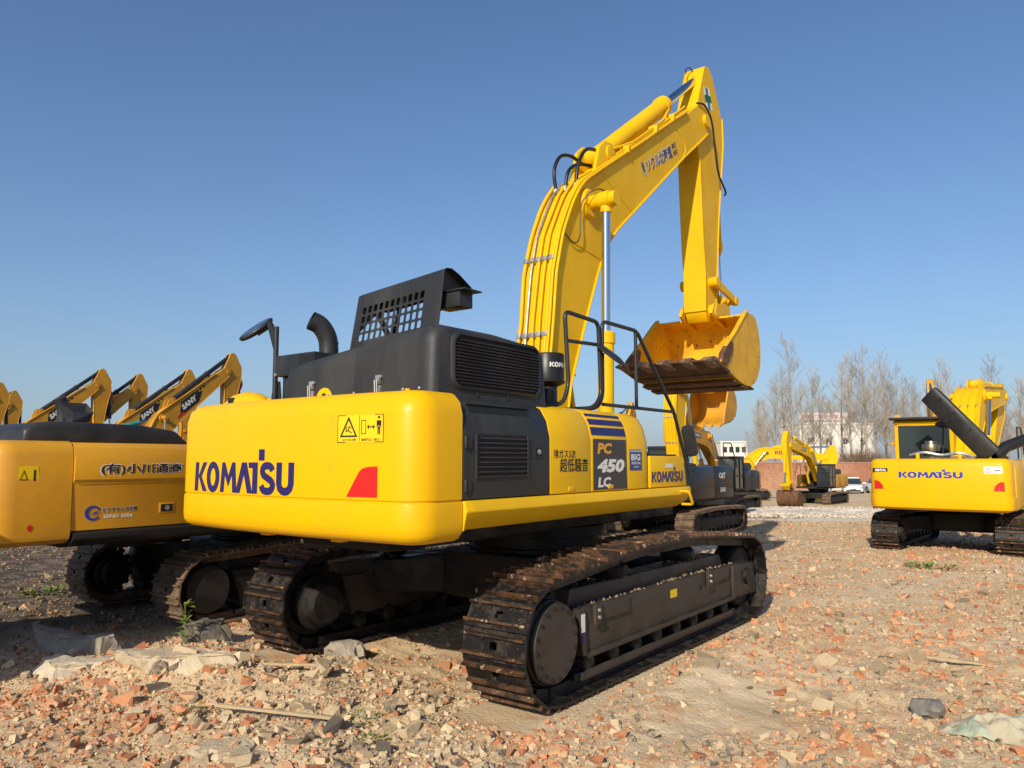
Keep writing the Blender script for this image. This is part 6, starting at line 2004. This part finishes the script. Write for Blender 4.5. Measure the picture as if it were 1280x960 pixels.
# named large pieces
from mathutils import noise as mnoise
def rough_slab(name, label, x, y, L_, W_, H_, rz, m, seed, tx=0, ty=0, lift=0.0, cat="slab"):
    """broken block: a gridded box whose faces are roughened and whose edges are chipped away"""
    rd = random.Random(seed)
    bm = bmesh.new()
    nx, ny, nz = max(4, int(L_ / .055)), max(4, int(W_ / .055)), max(2, int(H_ / .06))
    bmesh.ops.create_cube(bm, size=1.0)
    def cutter(axis, n):
        for k in range(1, n):
            co = [0, 0, 0]; no = [0, 0, 0]; co[axis] = k / n - .5; no[axis] = 1
            bmesh.ops.bisect_plane(bm, geom=bm.verts[:] + bm.edges[:] + bm.faces[:], plane_co=co, plane_no=no)
    cutter(0, nx); cutter(1, ny); cutter(2, nz)
    sv = Vector((seed * 3.1, seed * 1.7, 0))
    # corners knocked off in plan
    cuts = [(Vector((rd.choice((-1, 1)) * rd.uniform(.5, 1), rd.choice((-1, 1)) * rd.uniform(.5, 1), rd.uniform(-.2, .5))).normalized(), rd.uniform(.34, .50)) for _ in range(5)]
    for v in bm.verts:
        p = v.co.copy()
        ex = sorted((abs(p.x) * 2, abs(p.y) * 2, abs(p.z) * 2))
        edge = max(0, ex[1] - .80) / .20                     # near an edge or corner
        for n, d in cuts:
            t = p.dot(n) - d
            if t > 0: p -= n * t
        q = Vector((p.x * L_, p.y * W_, p.z * H_))
        nn = mnoise.noise_vector(q * 5 + sv); n2 = mnoise.noise_vector(q * 16 + sv); n3 = mnoise.noise_vector(q * 34 + sv)
        q += nn * .018 + n2 * .014 + n3 * .010
        ch = max(0, mnoise.noise(q * 11 + sv) + .35)
        q -= Vector((math.copysign(1, p.x) * (abs(p.x) > .3), math.copysign(1, p.y), math.copysign(1, p.z))) * edge * ch * .035
        v.co = q + Vector((0, 0, H_ / 2))
    bmesh.ops.triangulate(bm, faces=bm.faces)
    me = bpy.data.meshes.new(name); bm.to_mesh(me); bm.free()
    me.materials.append(m)
    me.polygons.foreach_set("use_smooth", [True] * len(me.polygons)); me.set_sharp_from_angle(angle=R(22))
    o = link(name, me)
    o.location = (x, y, gz(x, y) + lift); o.rotation_euler = (tx, ty, rz)
    return tagp(o, label, cat, None, "thing")
concm = mat("old_concrete", (.47, .385, .265), (.55, .455, .315), 5, .92, bump=.9, bscale=22, c3=(.40, .30, .2), s3=9, t3=.62)
greym = mat("grey_concrete", (.33, .285, .225), (.41, .355, .275), 5, .92, bump=.7, bscale=25)
paint = mat("plastered_concrete", (.58, .50, .37), (.50, .42, .31), 4, .92, bump=.8, bscale=20, c3=(.46, .2, .1), s3=6, t3=.64)
rough_slab("concrete_slab", "long pale broken concrete slab lying across the foreground rubble ridge", -1.35, -3.62, 1.35, .42, .17, R(22), concm, 2, ty=R(-2), lift=-.11)
rough_slab("concrete_slab", "flat plastered concrete slab with brick stains at the lower left", -2.35, -4.05, .75, .45, .14, R(30), paint, 5, lift=-.07)
rough_slab("concrete_beam", "long smooth grey concrete beam lying in the shade at the left edge", -3.75, -3.55, 1.15, .32, .24, R(3), greym, 8, ty=R(4), lift=-.06, cat="beam")
rough_slab("concrete_block", "squarish grey concrete block at the end of the shaded beam", -2.80, -3.55, .34, .28, .22, R(40), greym, 11, lift=-.03, cat="block")
rough_slab("concrete_block", "rough grey concrete lump beside the left-hand track of the big machine", -.93, -2.05, .42, .26, .20, R(35), greym, 13, lift=-.03, cat="block")
rough_slab("dark_rock", "dark jagged rock in front of the neighbouring excavator's track", -2.45, -2.62, .50, .24, .26, R(70), mat("dark_rock", (.12, .105, .09), (.2, .17, .13), 6, .9, bump=.8), 17, lift=-.04, cat="rock")
rough_slab("concrete_slab", "small flat pale mortar slab at the bottom left corner", .55, -4.25, .55, .36, .07, R(10), concm, 21, lift=-.035)
for k, (x_, y_, L_, rz) in enumerate(((-.35, -3.05, .62, 36), (.35, -3.75, .95, 30), (4.05, 1.2, .6, 12), (5.6, 4.8, .9, -10))):
    b = MB(); b.box(-L_ / 2, L_ / 2, -.016, .016, 0, .018)
    for i, v in enumerate(b.v): b.v[i] = (v[0], v[1] + .02 * math.sin(v[0] * 5 + k), v[2] + .012 * math.sin(v[0] * 7))
    o = b.o("wooden_lath", mat("weathered_wood", (.52, .40, .24), (.40, .30, .18), 10, .85, stretch=(1, 8, 8)), None, bev=.003)
    o.location = (x_, y_, gz(x_, y_) + .05); o.rotation_euler = (R(6), R(4), R(rz))
    tagp(o, "thin weathered wooden lath lying on the rubble", "stick", "wooden laths on the rubble")
# crumpled pale green plastic sheet
def sheet():
    n = 46
    vs, fs = [], []
    cx, cy = 4.50, -.62
    for j in range(n):
        for i in range(n):
            u, v = i / (n - 1) - .5, j / (n - 1) - .5
            x_, y_ = cx + u * .62 + v * .15, cy + v * .46 - u * .10
            nz = float(vnoise(np.array([x_ * 7]), np.array([y_ * 7]), 41)[0]) * .09 + float(vnoise(np.array([x_ * 17]), np.array([y_ * 17]), 42)[0]) * .05 + abs(float(vnoise(np.array([x_ * 10]), np.array([y_ * 4]), 43)[0])) * .07
            e = max(abs(u), abs(v)) * 2
            vs.append((x_ + .03 * math.sin(9 * v), y_ + .03 * math.sin(8 * u), gz(x_, y_) + .02 + (1 - e ** 2) * (.06 + nz * 1.5) - .012 * e + .01))
    for j in range(n - 1):
        for i in range(n - 1):
            fs.append((j * n + i, j * n + i + 1, (j + 1) * n + i + 1, (j + 1) * n + i))
    me = bpy.data.meshes.new("plastic_sheet"); me.from_pydata(vs, [], fs)
    me.materials.append(mat("dusty_green_sheet", (.44, .41, .29), (.52, .42, .27), 4, .7, bump=.5, bscale=30, c3=(.36, .42, .31), s3=4, t3=.54))
    o = link("plastic_sheet", me)
    md = o.modifiers.new("solid", 'SOLIDIFY'); md.thickness = .004
    tagp(o, "crumpled pale green plastic sheet half buried at the lower right", "sheet")
sheet()
rough_slab("dark_rock", "dark grey stone against the edge of the green plastic sheet", 4.02, -.42, .24, .18, .13, R(20), mat("slate_rock", (.16, .15, .14), (.25, .22, .19), 8, .9, bump=.7), 31, cat="rock")
# weeds
leafm = mat("weed_leaf", (.10, .16, .025), (.20, .24, .05), 8, .6)
def weed(name, label, x_, y_, h, n, spread, leaf, seed, group=None, stem=True):
    rd = random.Random(seed)
    e = empty(name, (x_, y_, gz(x_, y_)), rd.uniform(0, 6.28), label, "weed", group)
    b, s_ = MB(), MB()
    for _ in range(n):
        a = rd.uniform(0, 6.28); rr = spread * math.sqrt(rd.random())
        if stem:
            z = h * rd.uniform(.15, 1); p = Vector((rd.uniform(-.02, .02), rd.uniform(-.02, .02), z))
        else:
            p = Vector((rr * math.cos(a), rr * math.sin(a), rd.uniform(0, h * .3)))
        d = Vector((math.cos(a), math.sin(a), rd.uniform(-.1, .9))).normalized()
        sd = d.cross(Vector((0, 0, 1))).normalized() * leaf * rd.uniform(.22, .38)
        L_ = leaf * rd.uniform(.7, 1.3)
        up = Vector((0, 0, leaf * .15))
        b.add([p, p + d * L_ * .45 + sd + up, p + d * L_, p + d * L_ * .45 - sd + up], [(0, 1, 2, 3)])
    b.o("leaves", leafm, e, sm=0)
    if stem:
        s_.tube([(0, 0, -.02), (.01, 0, h * .5), (.0, .01, h)], .005, 5); s_.o("stem", leafm, e)
weed("weed", "upright leafy green weed growing between the tracks at the left", -2.35, -2.95, .42, 26, .1, .085, 3)
for k, (x_, y_) in enumerate(((1.05, -3.55), (.75, -3.35), (-.4, -3.95), (5.0, 9.4), (5.35, 9.7), (2.7, 8.6), (-7.4, -2.2))):
    weed("weed", "low tuft of green weeds creeping through the rubble", x_, y_, .06 if k < 3 else .16, 90, .16 if k < 3 else .4, .035 if k < 3 else .09, 20 + k, "low green weeds in the rubble", False)
